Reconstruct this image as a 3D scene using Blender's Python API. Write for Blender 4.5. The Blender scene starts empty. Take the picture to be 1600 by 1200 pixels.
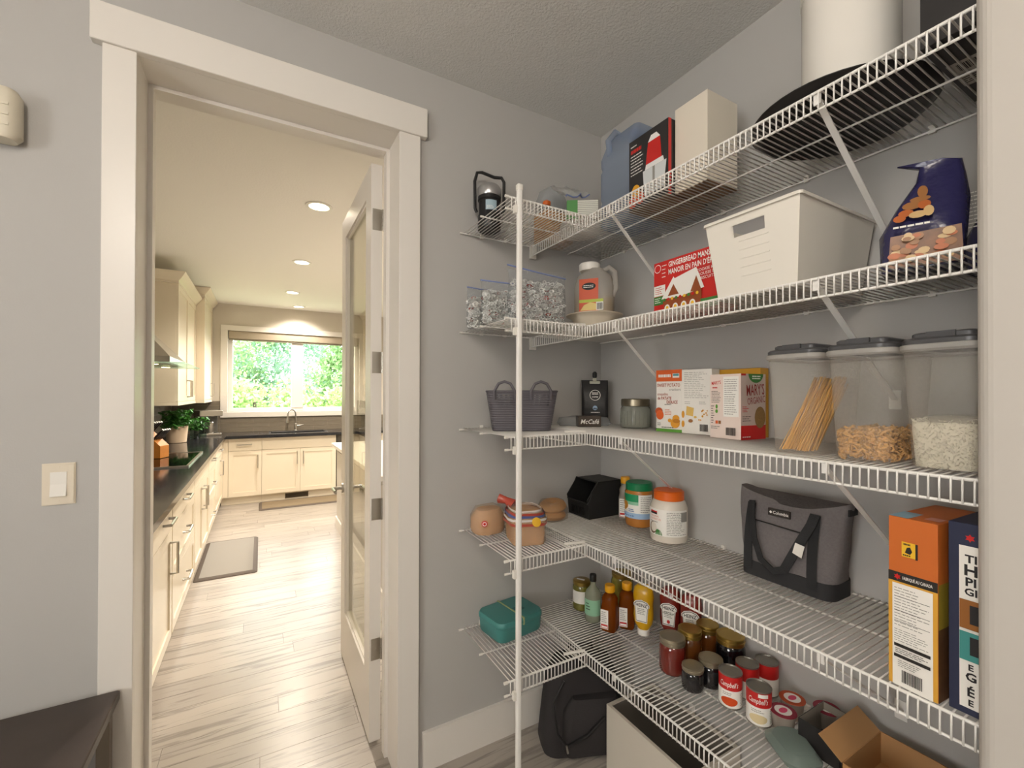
import bpy, math, random
from mathutils import Vector, Matrix, noise
R = math.radians
scn = bpy.context.scene
col = scn.collection
random.seed(7)

# ------------------------------------------------------------------ camera
cam_d = bpy.data.cameras.new('camera')
cam = bpy.data.objects.new('camera', cam_d); col.objects.link(cam)
CAM_YAW, CAM_PITCH, CAM_ROLL, CAM_H = R(29.634), R(0.3146), R(-0.1327), 1.4653
F = Vector((math.sin(CAM_YAW)*math.cos(CAM_PITCH), math.cos(CAM_YAW)*math.cos(CAM_PITCH), math.sin(CAM_PITCH)))
Rt = Vector((math.cos(CAM_YAW), -math.sin(CAM_YAW), 0)); Up = Rt.cross(F)
R2 = math.cos(CAM_ROLL)*Rt - math.sin(CAM_ROLL)*Up; U2 = math.cos(CAM_ROLL)*Up + math.sin(CAM_ROLL)*Rt
cam.matrix_world = Matrix(((R2.x, U2.x, -F.x, 0), (R2.y, U2.y, -F.y, 0), (R2.z, U2.z, -F.z, CAM_H), (0, 0, 0, 1)))
cam_d.sensor_width = 36.0; cam_d.lens = 688.71/1600*36; cam_d.shift_y = 12.0/1600
cam_d.clip_start = 0.02; cam_d.clip_end = 200
scn.camera = cam
# ------------------------------------------------------------------ world, exposure
scn.view_settings.view_transform = 'Standard'; scn.view_settings.look = 'None'
scn.view_settings.gamma = 1.0; scn.view_settings.use_curve_mapping = False
scn.view_settings.exposure = 0.0
scn.cycles.use_denoising = True
scn.cycles.max_bounces = 10; scn.cycles.diffuse_bounces = 5; scn.cycles.transparent_max_bounces = 16
scn.cycles.sample_clamp_indirect = 6.0
w = bpy.data.worlds.new('overcast_sky'); scn.world = w; w.use_nodes = True
bg = w.node_tree.nodes['Background']; bg.inputs[0].default_value = (1.0, 0.985, 0.955, 1); bg.inputs[1].default_value = 14.0

# ------------------------------------------------------------------ helpers
def lin(h):
    h = h.lstrip('#'); out = []
    for i in (0, 2, 4):
        c = int(h[i:i+2], 16)/255
        out.append(c/12.92 if c <= 0.04045 else ((c+0.055)/1.055)**2.4)
    return (*out, 1)
_m = {}
def mat(name, hexc, rough=0.5, metal=0.0, bump=0.0, bscale=50.0, vary=0.0, vscale=8.0, spec=0.5, trans=0.0, ior=1.45, coat=0.0, emit=0.0, bdist=0.002, sheen=0.0):
    if name in _m: return _m[name]
    m = bpy.data.materials.new(name); m.use_nodes = True; nt = m.node_tree; b = nt.nodes['Principled BSDF']
    b.inputs['Base Color'].default_value = lin(hexc); b.inputs['Roughness'].default_value = rough; b.inputs['Metallic'].default_value = metal
    b.inputs['Specular IOR Level'].default_value = spec; b.inputs['Transmission Weight'].default_value = trans; b.inputs['IOR'].default_value = ior
    b.inputs['Coat Weight'].default_value = coat
    if sheen: b.inputs['Sheen Weight'].default_value = sheen
    if emit: b.inputs['Emission Color'].default_value = lin(hexc); b.inputs['Emission Strength'].default_value = emit
    if bump or vary:
        tc = nt.nodes.new('ShaderNodeTexCoord')
    if bump:
        n = nt.nodes.new('ShaderNodeTexNoise'); n.inputs['Scale'].default_value = bscale; n.inputs['Detail'].default_value = 3
        bp = nt.nodes.new('ShaderNodeBump'); bp.inputs['Strength'].default_value = bump; bp.inputs['Distance'].default_value = bdist
        nt.links.new(tc.outputs['Object'], n.inputs['Vector']); nt.links.new(n.outputs['Fac'], bp.inputs['Height']); nt.links.new(bp.outputs['Normal'], b.inputs['Normal'])
    if vary:
        n2 = nt.nodes.new('ShaderNodeTexNoise'); n2.inputs['Scale'].default_value = vscale; n2.inputs['Detail'].default_value = 4
        mx = nt.nodes.new('ShaderNodeMix'); mx.data_type = 'RGBA'
        c = lin(hexc); mx.inputs[6].default_value = tuple(x*(1-vary) for x in c[:3])+(1,); mx.inputs[7].default_value = tuple(min(1, x*(1+vary)) for x in c[:3])+(1,)
        nt.links.new(tc.outputs['Object'], n2.inputs['Vector']); nt.links.new(n2.outputs['Fac'], mx.inputs[0]); nt.links.new(mx.outputs[2], b.inputs['Base Color'])
    _m[name] = m; return m
def film(name, hexc, clear=0.7, rough=0.2, trans_l=0.5, spec=0.5):
    """thin plastic: part see-through, part scattering, glossy on top"""
    if name in _m: return _m[name]
    m = bpy.data.materials.new(name); m.use_nodes = True; nt = m.node_tree; N = nt.nodes; b = N['Principled BSDF']
    b.inputs['Base Color'].default_value = lin(hexc); b.inputs['Roughness'].default_value = rough; b.inputs['Specular IOR Level'].default_value = spec
    tl = N.new('ShaderNodeBsdfTranslucent'); tl.inputs[0].default_value = lin(hexc)
    tp = N.new('ShaderNodeBsdfTransparent'); c = lin(hexc); tp.inputs[0].default_value = tuple(0.5+0.5*x for x in c[:3])+(1,)
    a = N.new('ShaderNodeMixShader'); a.inputs[0].default_value = trans_l
    nt.links.new(b.outputs[0], a.inputs[1]); nt.links.new(tl.outputs[0], a.inputs[2])
    e = N.new('ShaderNodeMixShader'); e.inputs[0].default_value = clear
    nt.links.new(a.outputs[0], e.inputs[1]); nt.links.new(tp.outputs[0], e.inputs[2])
    nt.links.new(e.outputs[0], N['Material Output'].inputs[0])
    _m[name] = m; return m
def glass(name, hexc='#ffffff', refl=0.12, rough=0.0):
    """thin pane: transparent with a fresnel reflection"""
    if name in _m: return _m[name]
    m = bpy.data.materials.new(name); m.use_nodes = True; nt = m.node_tree; N = nt.nodes
    N.remove(N['Principled BSDF'])
    tp = N.new('ShaderNodeBsdfTransparent'); tp.inputs[0].default_value = lin(hexc)
    gl = N.new('ShaderNodeBsdfGlossy'); gl.inputs['Roughness'].default_value = rough
    # Schlick fresnel that is the same from both sides of the pane
    ge = N.new('ShaderNodeNewGeometry'); dt = N.new('ShaderNodeVectorMath'); dt.operation = 'DOT_PRODUCT'
    nt.links.new(ge.outputs['Incoming'], dt.inputs[0]); nt.links.new(ge.outputs['Normal'], dt.inputs[1])
    def mth(op, a, v, rev=False):
        n_ = N.new('ShaderNodeMath'); n_.operation = op; nt.links.new(a, n_.inputs[1 if rev else 0])
        if v is not None: n_.inputs[0 if rev else 1].default_value = v
        return n_.outputs[0]
    f_ = mth('ABSOLUTE', dt.outputs['Value'], None); f_ = mth('SUBTRACT', f_, 1.0, True); f_ = mth('POWER', f_, 5.0); f_ = mth('MULTIPLY_ADD', f_, 0.96)
    f_.node.inputs[2].default_value = 0.04
    mx = N.new('ShaderNodeMixShader'); nt.links.new(f_, mx.inputs[0]); nt.links.new(tp.outputs[0], mx.inputs[1]); nt.links.new(gl.outputs[0], mx.inputs[2])
    nt.links.new(mx.outputs[0], N['Material Output'].inputs[0])
    _m[name] = m; return m

def thing(name, label, cat, loc=(0, 0, 0), rz=0.0, group=None):
    o = bpy.data.objects.new(name, None); col.objects.link(o); o.empty_display_size = 0.05
    o.location = loc; o.rotation_euler = (0, 0, R(rz)); tag(o, label, cat, group); return o
def tag(o, label=None, cat=None, group=None, kind=None):
    if label: o['label'] = label
    if cat: o['category'] = cat
    if group: o['group'] = group
    if kind: o['kind'] = kind
    return o
def link(name, me, parent=None, m=None):
    o = bpy.data.objects.new(name, me); col.objects.link(o)
    if m and not me.materials: me.materials.append(m)
    if parent: o.parent = parent
    return o
class MB:
    def __init__(s): s.v = []; s.f = []; s.sm = []
    def add(s, vs, fs, smooth=False):
        k = len(s.v); s.v += [tuple(v) for v in vs]; s.f += [tuple(i+k for i in f) for f in fs]; s.sm += [smooth]*len(fs); return s
    def box(s, x0, y0, z0, x1, y1, z1):
        return s.add([(x, y, z) for z in (z0, z1) for y in (y0, y1) for x in (x0, x1)],
                     [(0, 2, 3, 1), (4, 5, 7, 6), (0, 1, 5, 4), (2, 6, 7, 3), (0, 4, 6, 2), (1, 3, 7, 5)])
    def cbox(s, cx, cy, cz, sx, sy, sz): return s.box(cx-sx/2, cy-sy/2, cz-sz/2, cx+sx/2, cy+sy/2, cz+sz/2)
    def bevbox(s, x0, y0, z0, x1, y1, z1, b=0.003):
        w, d = x1-x0, y1-y0; cx, cy = (x0+x1)/2, (y0+y1)/2
        return s.rloft([(w-2*b, d-2*b, b, z0), (w, d, b, z0+b), (w, d, b, z1-b), (w-2*b, d-2*b, b, z1)], cx, cy, 2, smooth=False)
    def lathe(s, prof, n=24, cx=0, cy=0, cap=(True, True), smooth=True, sx=1.0, sy=1.0, a0=0.0, a1=None):
        full = a1 is None; a1 = a0+2*math.pi if full else a1; cols = n if full else n+1
        vs = [(cx+r*sx*math.cos(a0+(a1-a0)*i/n), cy+r*sy*math.sin(a0+(a1-a0)*i/n), z) for r, z in prof for i in range(cols)]
        fs = []
        for j in range(len(prof)-1):
            for i in range(n):
                i2 = (i+1) % cols if full else i+1
                fs.append((j*cols+i, j*cols+i2, (j+1)*cols+i2, (j+1)*cols+i))
        s.add(vs, fs, smooth)
        if full:
            if cap[0] and prof[0][0] > 1e-5: s.add(vs[:cols], [tuple(reversed(range(cols)))])
            if cap[1] and prof[-1][0] > 1e-5: s.add(vs[-cols:], [tuple(range(cols))])
        return s
    def rloft(s, rings, cx=0, cy=0, n=5, cap=(True, True), smooth=True, skip=None):
        """rings (w, d, r, z[, dx, dy]) of rounded rectangles"""
        L = []
        for rg in rings:
            wd, dp, r, z = rg[:4]; dx, dy = (rg[4], rg[5]) if len(rg) > 4 else (0, 0)
            r = max(1e-4, min(r, wd/2-1e-5, dp/2-1e-5)); pts = []
            for (sx, sy, a) in ((1, 1, 0), (-1, 1, 90), (-1, -1, 180), (1, -1, 270)):
                for k in range(n+1):
                    t = R(a+90*k/n); pts.append((cx+dx+sx*(wd/2-r)+r*math.cos(t), cy+dy+sy*(dp/2-r)+r*math.sin(t), z))
            L.append(pts)
        c = len(L[0]); fs = []
        for j in range(len(L)-1):
            for i in range(c):
                if skip and skip(j, i): continue
                fs.append((j*c+i, j*c+(i+1) % c, (j+1)*c+(i+1) % c, (j+1)*c+i))
        s.add([q for l in L for q in l], fs, smooth)
        if cap[0]: s.add(L[0], [tuple(reversed(range(c)))])
        if cap[1]: s.add(L[-1], [tuple(range(c))])
        return s
    def tube(s, path, r, n=8, closed=False, cap=True, smooth=True):
        P = [Vector(q) for q in path]; m = len(P); rs = r if isinstance(r, (list, tuple)) else [r]*m
        up = None; vs = []
        for i, q in enumerate(P):
            t = (P[(i+1) % m]-P[i-1]) if closed else (P[min(i+1, m-1)]-P[max(i-1, 0)])
            t.normalize()
            if up is None: up = t.orthogonal().normalized()
            up = (up-t*up.dot(t)); up = up.normalized() if up.length > 1e-6 else t.orthogonal().normalized()
            bn = t.cross(up)
            for k in range(n):
                a = 2*math.pi*k/n; vs.append(q+(up*math.cos(a)+bn*math.sin(a))*rs[i])
        fs = []
        for i in range(m if closed else m-1):
            for k in range(n):
                j = (i+1) % m; fs.append((i*n+k, i*n+(k+1) % n, j*n+(k+1) % n, j*n+k))
        s.add(vs, fs, smooth)
        if cap and not closed: s.add(vs[:n], [tuple(reversed(range(n)))]); s.add(vs[-n:], [tuple(range(n))])
        return s
    def prism(s, poly, axis, a, b):
        """poly in the two other axes, extruded along axis from a to b"""
        def pt(u, v, t): return {0: (t, u, v), 1: (u, t, v), 2: (u, v, t)}[axis]
        n = len(poly); vs = [pt(u, v, a) for u, v in poly]+[pt(u, v, b) for u, v in poly]
        fs = [tuple(range(n)), tuple(reversed(range(n, 2*n)))]+[(i, i+n, (i+1) % n+n, (i+1) % n) for i in range(n)]
        return s.add(vs, fs)
    def flat(s, pts): return s.add(pts, [tuple(range(len(pts)))])
    def mesh(s, name, m=None):
        me = bpy.data.meshes.new(name); me.from_pydata(s.v, [], s.f); me.update()
        me.polygons.foreach_set('use_smooth', s.sm)
        if m: me.materials.append(m)
        import bmesh
        bm = bmesh.new(); bm.from_mesh(me); bmesh.ops.remove_doubles(bm, verts=bm.verts, dist=1e-6)
        bmesh.ops.recalc_face_normals(bm, faces=bm.faces); bm.to_mesh(me); bm.free()
        return me
    def build(s, name, m, parent=None, loc=None, rz=0.0, sharp=40):
        me = s.mesh(name, m)
        if any(s.sm):
            try: me.set_sharp_from_angle(angle=R(sharp))
            except Exception: pass
        o = link(name, me, parent)
        if loc: o.location = loc
        if rz: o.rotation_euler = (0, 0, R(rz))
        return o
def struct(name, mb, m, label, cat, parent=None):
    o = mb.build(name, m, parent)
    if not parent: tag(o, label, cat, kind='structure')
    return o

_txt = {}
def text2d(s, bold=0.0, shear=0.0):
    key = (s, bold, shear)
    if key in _txt: return _txt[key]
    c = bpy.data.curves.new('t', 'FONT'); c.body = s; c.resolution_u = 2; c.offset = bold; c.shear = shear; c.align_x = 'CENTER'
    o = bpy.data.objects.new('t', c); me = bpy.data.meshes.new_from_object(o)
    vs = [(v.co.x, v.co.y) for v in me.vertices]; fs = [tuple(p.vertices) for p in me.polygons]
    bpy.data.objects.remove(o); bpy.data.meshes.remove(me); bpy.data.curves.remove(c)
    xs = [v[0] for v in vs] or [0]
    cx = (min(xs)+max(xs))/2; wd = max(xs)-min(xs); k = 1/0.7
    _txt[key] = ([((x-cx)*k, y*k) for x, y in vs], fs, wd*k); return _txt[key]

class Face:
    """maps (x across, z up) in metres, both from the face's lower left corner, onto a face of a w*d*h box (or a cylinder)"""
    def __init__(s, parent, kind, w, d, h, r=None, ang0=-90):
        s.p = parent; s.k = kind; s.w, s.d, s.h, s.r, s.a = w, d, h, r, ang0; s.n = 0
        s.W = {'F': w, 'B': w, 'R': d, 'L': d, 'T': w, 'U': w}.get(kind, 0); s.H = d if kind in 'TU' else h
    def at(s, x, z, e):
        w, d, h = s.w, s.d, s.h
        if s.k == 'F': return (x-w/2, -d/2-e, z)
        if s.k == 'R': return (w/2+e, x-d/2, z)
        if s.k == 'L': return (-w/2-e, d/2-x, z)
        if s.k == 'T': return (x-w/2, z-d/2, h+e)
        if s.k == 'U': return (x-w/2, d/2-z, -e)
        if s.k == 'C':          # cylinder, x measured from the middle of the label
            a = R(s.a)+x/s.r; rr = s.r+e
            return (rr*math.cos(a), rr*math.sin(a), z)
    def e(s): s.n += 1; return 0.0005+0.00022*s.n
    def poly(s, pts, m, name='printed_shape'):
        e = s.e(); return MB().flat([s.at(x, z, e) for x, z in pts]).build(name, m, s.p)
    def rect(s, x0, z0, x1, z1, m, name='printed_panel', n=1):
        e = s.e(); mb = MB(); n = 12 if s.k == 'C' else n
        for i in range(n):
            a, b = x0+(x1-x0)*i/n, x0+(x1-x0)*(i+1)/n
            mb.add([s.at(a, z0, e), s.at(b, z0, e), s.at(b, z1, e), s.at(a, z1, e)], [(0, 1, 2, 3)], s.k == 'C')
        return mb.build(name, m, s.p)
    def ell(s, cx, cz, rx, rz, m, name='printed_shape', n=20):
        if s.k == 'C':
            e = s.e(); mb = MB(); k = 10
            for i in range(k):
                t0, t1 = math.pi*i/k, math.pi*(i+1)/k; xa, xb = cx-rx*math.cos(t0), cx-rx*math.cos(t1); ha, hb = rz*math.sin(t0), rz*math.sin(t1)
                mb.add([s.at(xa, cz-ha, e), s.at(xb, cz-hb, e), s.at(xb, cz+hb, e), s.at(xa, cz+ha, e)], [(0, 1, 2, 3)], True)
            return mb.build(name, m, s.p)
        return s.poly([(cx+rx*math.cos(2*math.pi*i/n), cz+rz*math.sin(2*math.pi*i/n)) for i in range(n)], m, name)
    def text(s, t, cx, z, hgt, m, maxw=None, bold=0.0, shear=0.0, squash=1.0, rot=0.0):
        vs, fs, wd = text2d(t, bold, shear); kx = hgt*squash
        if maxw and wd*kx > maxw: kx = maxw/wd
        e = s.e(); c_, s_ = math.cos(R(rot)), math.sin(R(rot))
        out = [s.at(cx+x*kx*c_-y*hgt*s_, z+x*kx*s_+y*hgt*c_, e) for x, y in vs]
        return MB().add(out, fs).build('lettering', m, s.p)
    def lines(s, x0, z0, x1, z1, n, m, th=0.35, seed=1, name='fine_print', ragged=True):
        rnd = random.Random(seed); e = s.e(); mb = MB(); dz = (z1-z0)/n
        for i in range(n):
            zc = z1-(i+0.5)*dz; xe = x0+(x1-x0)*(rnd.uniform(0.6, 1) if ragged else 1); x = x0
            while x < xe-0.0005:
                wl = min(rnd.uniform(0.06, 0.22)*(x1-x0), xe-x)
                mb.flat([s.at(x, zc-dz*th/2, e), s.at(x+wl, zc-dz*th/2, e), s.at(x+wl, zc+dz*th/2, e), s.at(x, zc+dz*th/2, e)])
                x += wl+0.03*(x1-x0)
        return mb.build(name, m, s.p)
    def barcode(s, x0, z0, x1, z1, m, seed=3, vertical=True):
        rnd = random.Random(seed); e = s.e(); mb = MB(); x = x0
        while x < x1:
            wl = (x1-x0)*rnd.choice((0.015, 0.03, 0.045)); mb.flat([s.at(x, z0, e), s.at(min(x+wl, x1), z0, e), s.at(min(x+wl, x1), z1, e), s.at(x, z1, e)])
            x += wl+(x1-x0)*rnd.choice((0.015, 0.03))
        return mb.build('barcode', m, s.p)

# ------------------------------------------------------------------ dimensions
D, DW = 1.672, 0.218            # door wall face and thickness
XC, XF, YL, XL = 1.4546, 1.048, 1.2797, 0.7102
CEIL = 2.735
Z = {1: 2.1238, 2: 1.7176, 3: 1.3215, 4: 0.9106, 5: 0.5096}
LIP = 0.0415
JL, JR, HD = -0.3194, 0.4495, 2.459
YN = 0.25                        # end of the pantry nook
KX0, KX1, KY0, KY1 = -1.06, 3.4, D+DW, 7.42
NX = 1.0                         # face of the wall beside the nook

# ------------------------------------------------------------------ paints and common materials
M_wall = mat('gray_wall_paint', '#b4b2af', 0.75, bump=0.12, bscale=220)
M_ceil = mat('stippled_ceiling', '#d9d8d5', 0.9, bump=0.7, bscale=130, bdist=0.004)
M_kceil = mat('kitchen_ceiling', '#eeebe5', 0.9, bump=0.3, bscale=90, bdist=0.004)
M_kwall = mat('kitchen_wall_paint', '#cac3b8', 0.8)
M_trim = mat('white_trim_paint', '#e4dfd8', 0.32)
M_wire = mat('white_vinyl_wire', '#eeece8', 0.35)
M_white = mat('white_plastic', '#e9e6df', 0.4)
M_chrome = mat('brushed_nickel', '#b9b4ab', 0.3, 1.0)
M_steel = mat('stainless_steel', '#b8b4ac', 0.28, 1.0)
M_black = mat('black_plastic', '#1a1a1b', 0.4)
M_ink = mat('black_ink', '#222021', 0.6)
M_gray = mat('gray_ink', '#8d8b86', 0.6)
M_paper = mat('white_card', '#ece9e2', 0.45)
M_red = mat('red_ink', '#c2211f', 0.45)
M_wt = mat('white_ink', '#f2f0ea', 0.5)
M_green = mat('green_ink', '#3f7d3a', 0.5)
M_yel = mat('yellow_ink', '#e6b62e', 0.5)
M_gold = mat('gold_lid', '#b89a52', 0.3, 0.9)
M_kraft = mat('kraft_card', '#a57a4c', 0.7, vary=0.08)
M_rub = mat('dark_rubber', '#3a3936', 0.7)

def wood_floor():
    m = bpy.data.materials.new('whitewashed_oak'); m.use_nodes = True; nt = m.node_tree; N = nt.nodes; L = nt.links.new; b = N['Principled BSDF']
    g = N.new('ShaderNodeNewGeometry'); oi = N.new('ShaderNodeObjectInfo')
    off = N.new('ShaderNodeVectorMath'); off.operation = 'MULTIPLY_ADD'
    cmb = N.new('ShaderNodeCombineXYZ'); mul = N.new('ShaderNodeMath'); mul.operation = 'MULTIPLY'; mul.inputs[1].default_value = 37.0
    L(oi.outputs['Random'], mul.inputs[0])
    for i in range(3): L(mul.outputs[0], cmb.inputs[i])
    off.inputs[1].default_value = (1.8, 24, 1)
    L(g.outputs['Position'], off.inputs[0]); L(cmb.outputs[0], off.inputs[2])
    n1 = N.new('ShaderNodeTexNoise'); n1.inputs['Scale'].default_value = 1.6; n1.inputs['Detail'].default_value = 5; n1.inputs['Distortion'].default_value = 0.8
    L(off.outputs[0], n1.inputs['Vector'])
    wv = N.new('ShaderNodeMath'); wv.operation = 'MULTIPLY'; wv.inputs[1].default_value = 14.0; L(n1.outputs['Fac'], wv.inputs[0])
    sn = N.new('ShaderNodeMath'); sn.operation = 'SINE'; L(wv.outputs[0], sn.inputs[0])
    rp = N.new('ShaderNodeValToRGB'); rp.color_ramp.elements[0].position = 0.0; rp.color_ramp.elements[0].color = lin('#8a837b')
    rp.color_ramp.elements[1].position = 0.55; rp.color_ramp.elements[1].color = lin('#aaa299')
    mp = N.new('ShaderNodeMapRange'); mp.inputs[1].default_value = -1; mp.inputs[2].default_value = 1; L(sn.outputs[0], mp.inputs[0]); L(mp.outputs[0], rp.inputs[0])
    hs = N.new('ShaderNodeHueSaturation'); mv = N.new('ShaderNodeMapRange'); mv.inputs[3].default_value = 0.86; mv.inputs[4].default_value = 1.12
    L(oi.outputs['Random'], mv.inputs[0]); L(mv.outputs[0], hs.inputs['Value']); L(rp.outputs[0], hs.inputs['Color']); L(hs.outputs[0], b.inputs['Base Color'])
    b.inputs['Roughness'].default_value = 0.28; b.inputs['Specular IOR Level'].default_value = 0.6
    bp = N.new('ShaderNodeBump'); bp.inputs['Strength'].default_value = 0.12; bp.inputs['Distance'].default_value = 0.002; L(mp.outputs[0], bp.inputs['Height']); L(bp.outputs['Normal'], b.inputs['Normal'])
    return m
M_floor = wood_floor()
M_gap = mat('dark_floor_joint', '#4f4336', 0.8)

# ================================================================== THE SETTING
fl = struct('floor', MB().box(-2.6, -3.1, -0.12, KX1, KY1, -0.0035), M_gap, 'whitewashed oak plank floor running through doorway', 'floor')
unit = MB().box(0, 0, -0.003, 1, 1, 0.0).mesh('plank', M_floor)
rp = random.Random(5)
def planks(x0, x1, y0, y1, pw=0.124):
    y = y0
    while y < y1-0.01:
        x = x0-rp.uniform(0, 0.9); yw = min(pw, y1-y)
        while x < x1:
            ln = rp.uniform(0.75, 1.7); a, b = max(x, x0), min(x+ln, x1)
            if b-a > 0.03:
                o = link('plank', unit, fl); o.location = (a+0.0007, y+0.0007, 0); o.scale = (b-a-0.0014, yw-0.0014, 1)
            x += ln
        y += pw
planks(-0.56, 2.3, 1.555, 6.95)
planks(-2.6, XC, 0.19, 1.555)
hall = MB().box(-2.6, -3.1, -0.0034, NX, 0.19, 0.0); link('plank', hall.mesh('plank', M_floor), fl)

# wall with the doorway
mb = MB()
mb.box(-2.6, D, 0, JL-0.019, D+DW, CEIL); mb.box(JR+0.019, D, 0, XC+0.12, D+DW, CEIL); mb.box(JL-0.019, D, HD+0.012, JR+0.019, D+DW, CEIL)
struct('wall_north', mb, M_wall, 'gray painted wall with the doorway to the kitchen', 'wall')
struct('wall_east', MB().box(XC, YN-0.12, 0, XC+0.12, D, CEIL), M_wall, 'gray painted wall behind the wire pantry shelves', 'wall')
r = 0.022; poly = [(NX, -3.1), (NX, YN-r)]+[(NX+r-r*math.cos(R(t)), YN-r+r*math.sin(R(t))) for t in range(15, 91, 15)]+[(XC, YN), (XC, -3.1)]
o = struct('wall_nook_side', MB().prism(poly, 2, 0, CEIL), mat('pale_corner_paint', '#bcb7b0', 0.6), 'pale painted wall with rounded corner closing the shelf nook', 'wall')
HY0, HY1, HZ0, HZ1 = -1.10, 0.10, 0.90, 2.05      # unseen hall window, added to throw fill light onto the shelves
struct('wall_west', MB().box(-2.72, -3.1, 0, -2.6, HY0, CEIL).box(-2.72, HY1, 0, -2.6, D+DW, CEIL).box(-2.72, HY0, 0, -2.6, HY1, HZ0).box(-2.72, HY0, HZ1, -2.6, HY1, CEIL), M_wall, 'gray hallway wall with an added fill-light window opposite the shelves', 'wall')
hw = thing('added_fill_window', 'added unseen white-framed window giving fill light opposite the pantry shelves', 'window', (0, 0, 0)); hw['kind'] = 'structure'
for n_, q_ in (('casing', (-2.6, HY0-0.08, HZ0-0.08, -2.58, HY0, HZ1+0.08)), ('casing', (-2.6, HY1, HZ0-0.08, -2.58, HY1+0.08, HZ1+0.08)), ('casing', (-2.6, HY0, HZ1, -2.58, HY1, HZ1+0.08)), ('window_sill', (-2.6, HY0, HZ0-0.08, -2.56, HY1, HZ0)),
               ('sash_frame', (-2.69, HY0, HZ0, -2.63, HY0+0.05, HZ1)), ('sash_frame', (-2.69, HY1-0.05, HZ0, -2.63, HY1, HZ1)), ('sash_frame', (-2.69, HY0+0.05, HZ0, -2.63, HY1-0.05, HZ0+0.05)), ('sash_frame', (-2.69, HY0+0.05, HZ1-0.05, -2.63, HY1-0.05, HZ1))):
    MB().box(*q_).build(n_, M_trim, hw)
MB().box(-2.665, HY0+0.05, HZ0+0.05, -2.661, HY1-0.05, HZ1-0.05).build('pane', glass('window_glass'), hw)
struct('wall_south', MB().box(-2.6, -3.22, 0, NX, -3.1, CEIL), M_wall, 'gray hallway wall facing the doorway', 'wall')
struct('ceiling', MB().box(-2.72, -3.22, CEIL, XC+0.12, D+DW-0.02, CEIL+0.1), M_ceil, 'stippled gray-white ceiling over the pantry', 'ceiling')
# baseboards
struct('baseboard_north', MB().box(JR+0.082+0.019, D-0.016, 0, XC, D, 0.148), M_trim, 'tall white baseboard under the left shelves', 'baseboard')
struct('baseboard_east', MB().box(XC-0.016, YN, 0, XC, D-0.016, 0.148), M_trim, 'tall white baseboard under the long shelves', 'baseboard')
# door casing and jamb
struct('trim_1', MB().bevbox(-0.396, D-0.02, 0, JL, D, HD, 0.002), M_trim, 'flat white door casing board beside the light switch', 'trim')
struct('trim_2', MB().bevbox(JR, D-0.02, 0, 0.531, D, HD, 0.002), M_trim, 'flat white door casing board beside the shelves', 'trim')
struct('trim_3', MB().bevbox(-0.421, D-0.028, HD, 0.556, D, 2.570, 0.002), M_trim, 'wide white header board over the doorway', 'trim')
jb = struct('trim_4', MB().box(JL-0.017, D-0.001, 0, JL, D+DW, HD).box(JR, D-0.001, 0, JR+0.017, D+DW, HD).box(JL-0.017, D-0.001, HD, JR+0.017, D+DW, HD+0.011), M_trim, 'white door frame lining the doorway', 'trim')
for a in ((JL, 1.80, 0, JL+0.013, 1.843, HD-0.013), (JR-0.013, 1.80, 0, JR, 1.843, HD-0.013), (JL, 1.80, HD-0.013, JR, 1.843, HD)):
    MB().box(*a).build('door_stop', M_trim, jb)
for z0 in (0.35, 0.936, 1.552, 2.154): MB().box(JR-0.0015, D+DW-0.035, z0, JR, D+DW-0.002, z0+0.09).build('hinge_plate', M_chrome, jb)

# kitchen shell
struct('wall_kitchen_west', MB().box(KX0-0.12, KY0, 0, KX0, KY1+0.12, CEIL), M_kwall, 'taupe kitchen wall behind the range', 'wall')
struct('wall_kitchen_east', MB().box(KX1, KY0, 0, KX1+0.12, KY1+0.12, CEIL), M_kwall, 'taupe kitchen wall past the island', 'wall')
WX0, WX1, WZ0, WZ1 = -0.415, 1.375, 1.20, 2.36
mb = MB().box(KX0, KY1, 0, WX0, KY1+0.16, CEIL).box(WX1, KY1, 0, KX1, KY1+0.16, CEIL).box(WX0, KY1, 0, WX1, KY1+0.16, WZ0).box(WX0, KY1, WZ1, WX1, KY1+0.16, CEIL)
struct('wall_kitchen_north', mb, M_kwall, 'taupe kitchen wall around the window', 'wall')
mb = MB().box(KX0, D+DW-0.002, 0, JL-0.08, D+DW, CEIL)
struct('ceiling_kitchen', MB().box(KX0-0.12, D+DW-0.02, CEIL, KX1+0.12, KY1+0.16, CEIL+0.1), M_kceil, 'warm lit white kitchen ceiling', 'ceiling')
struct('wall_kitchen_south', MB().box(XC+0.12, D, 0, KX1+0.12, D+DW, CEIL), M_kwall, 'kitchen wall beyond the pantry corner', 'wall')
# kitchen window
M_sash = mat('white_vinyl_sash', '#e8e6e2', 0.35)
win = thing('window_1', 'wide two-pane kitchen window with white frame over the sink', 'window', (0, 0, 0)); win['kind'] = 'structure'
for n_, a in (('casing', (WX0-0.085, KY1-0.02, WZ0, WX0, KY1, WZ1)), ('casing', (WX1, KY1-0.02, WZ0, WX1+0.085, KY1, WZ1)), ('casing', (WX0-0.085, KY1-0.022, WZ1, WX1+0.085, KY1, WZ1+0.075)), ('window_sill', (WX0-0.085, KY1-0.03, WZ0-0.075, WX1+0.085, KY1, WZ0))):
    MB().bevbox(*a, 0.002).build(n_, M_trim, win)
fy0, fy1 = KY1+0.05, KY1+0.12
for a in ((WX0, fy0, WZ0, -0.357, fy1, WZ1), (1.315, fy0, WZ0, WX1, fy1, WZ1), (-0.357, fy0, WZ0, 1.315, fy1, WZ0+0.055), (-0.357, fy0, WZ1-0.055, 1.315, fy1, WZ1), (0.396, fy0-0.02, WZ0+0.055, 0.554, fy1, WZ1-0.055)):
    MB().bevbox(*a, 0.003).build('sash_frame', M_sash, win)
Mg = glass('window_glass')
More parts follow.
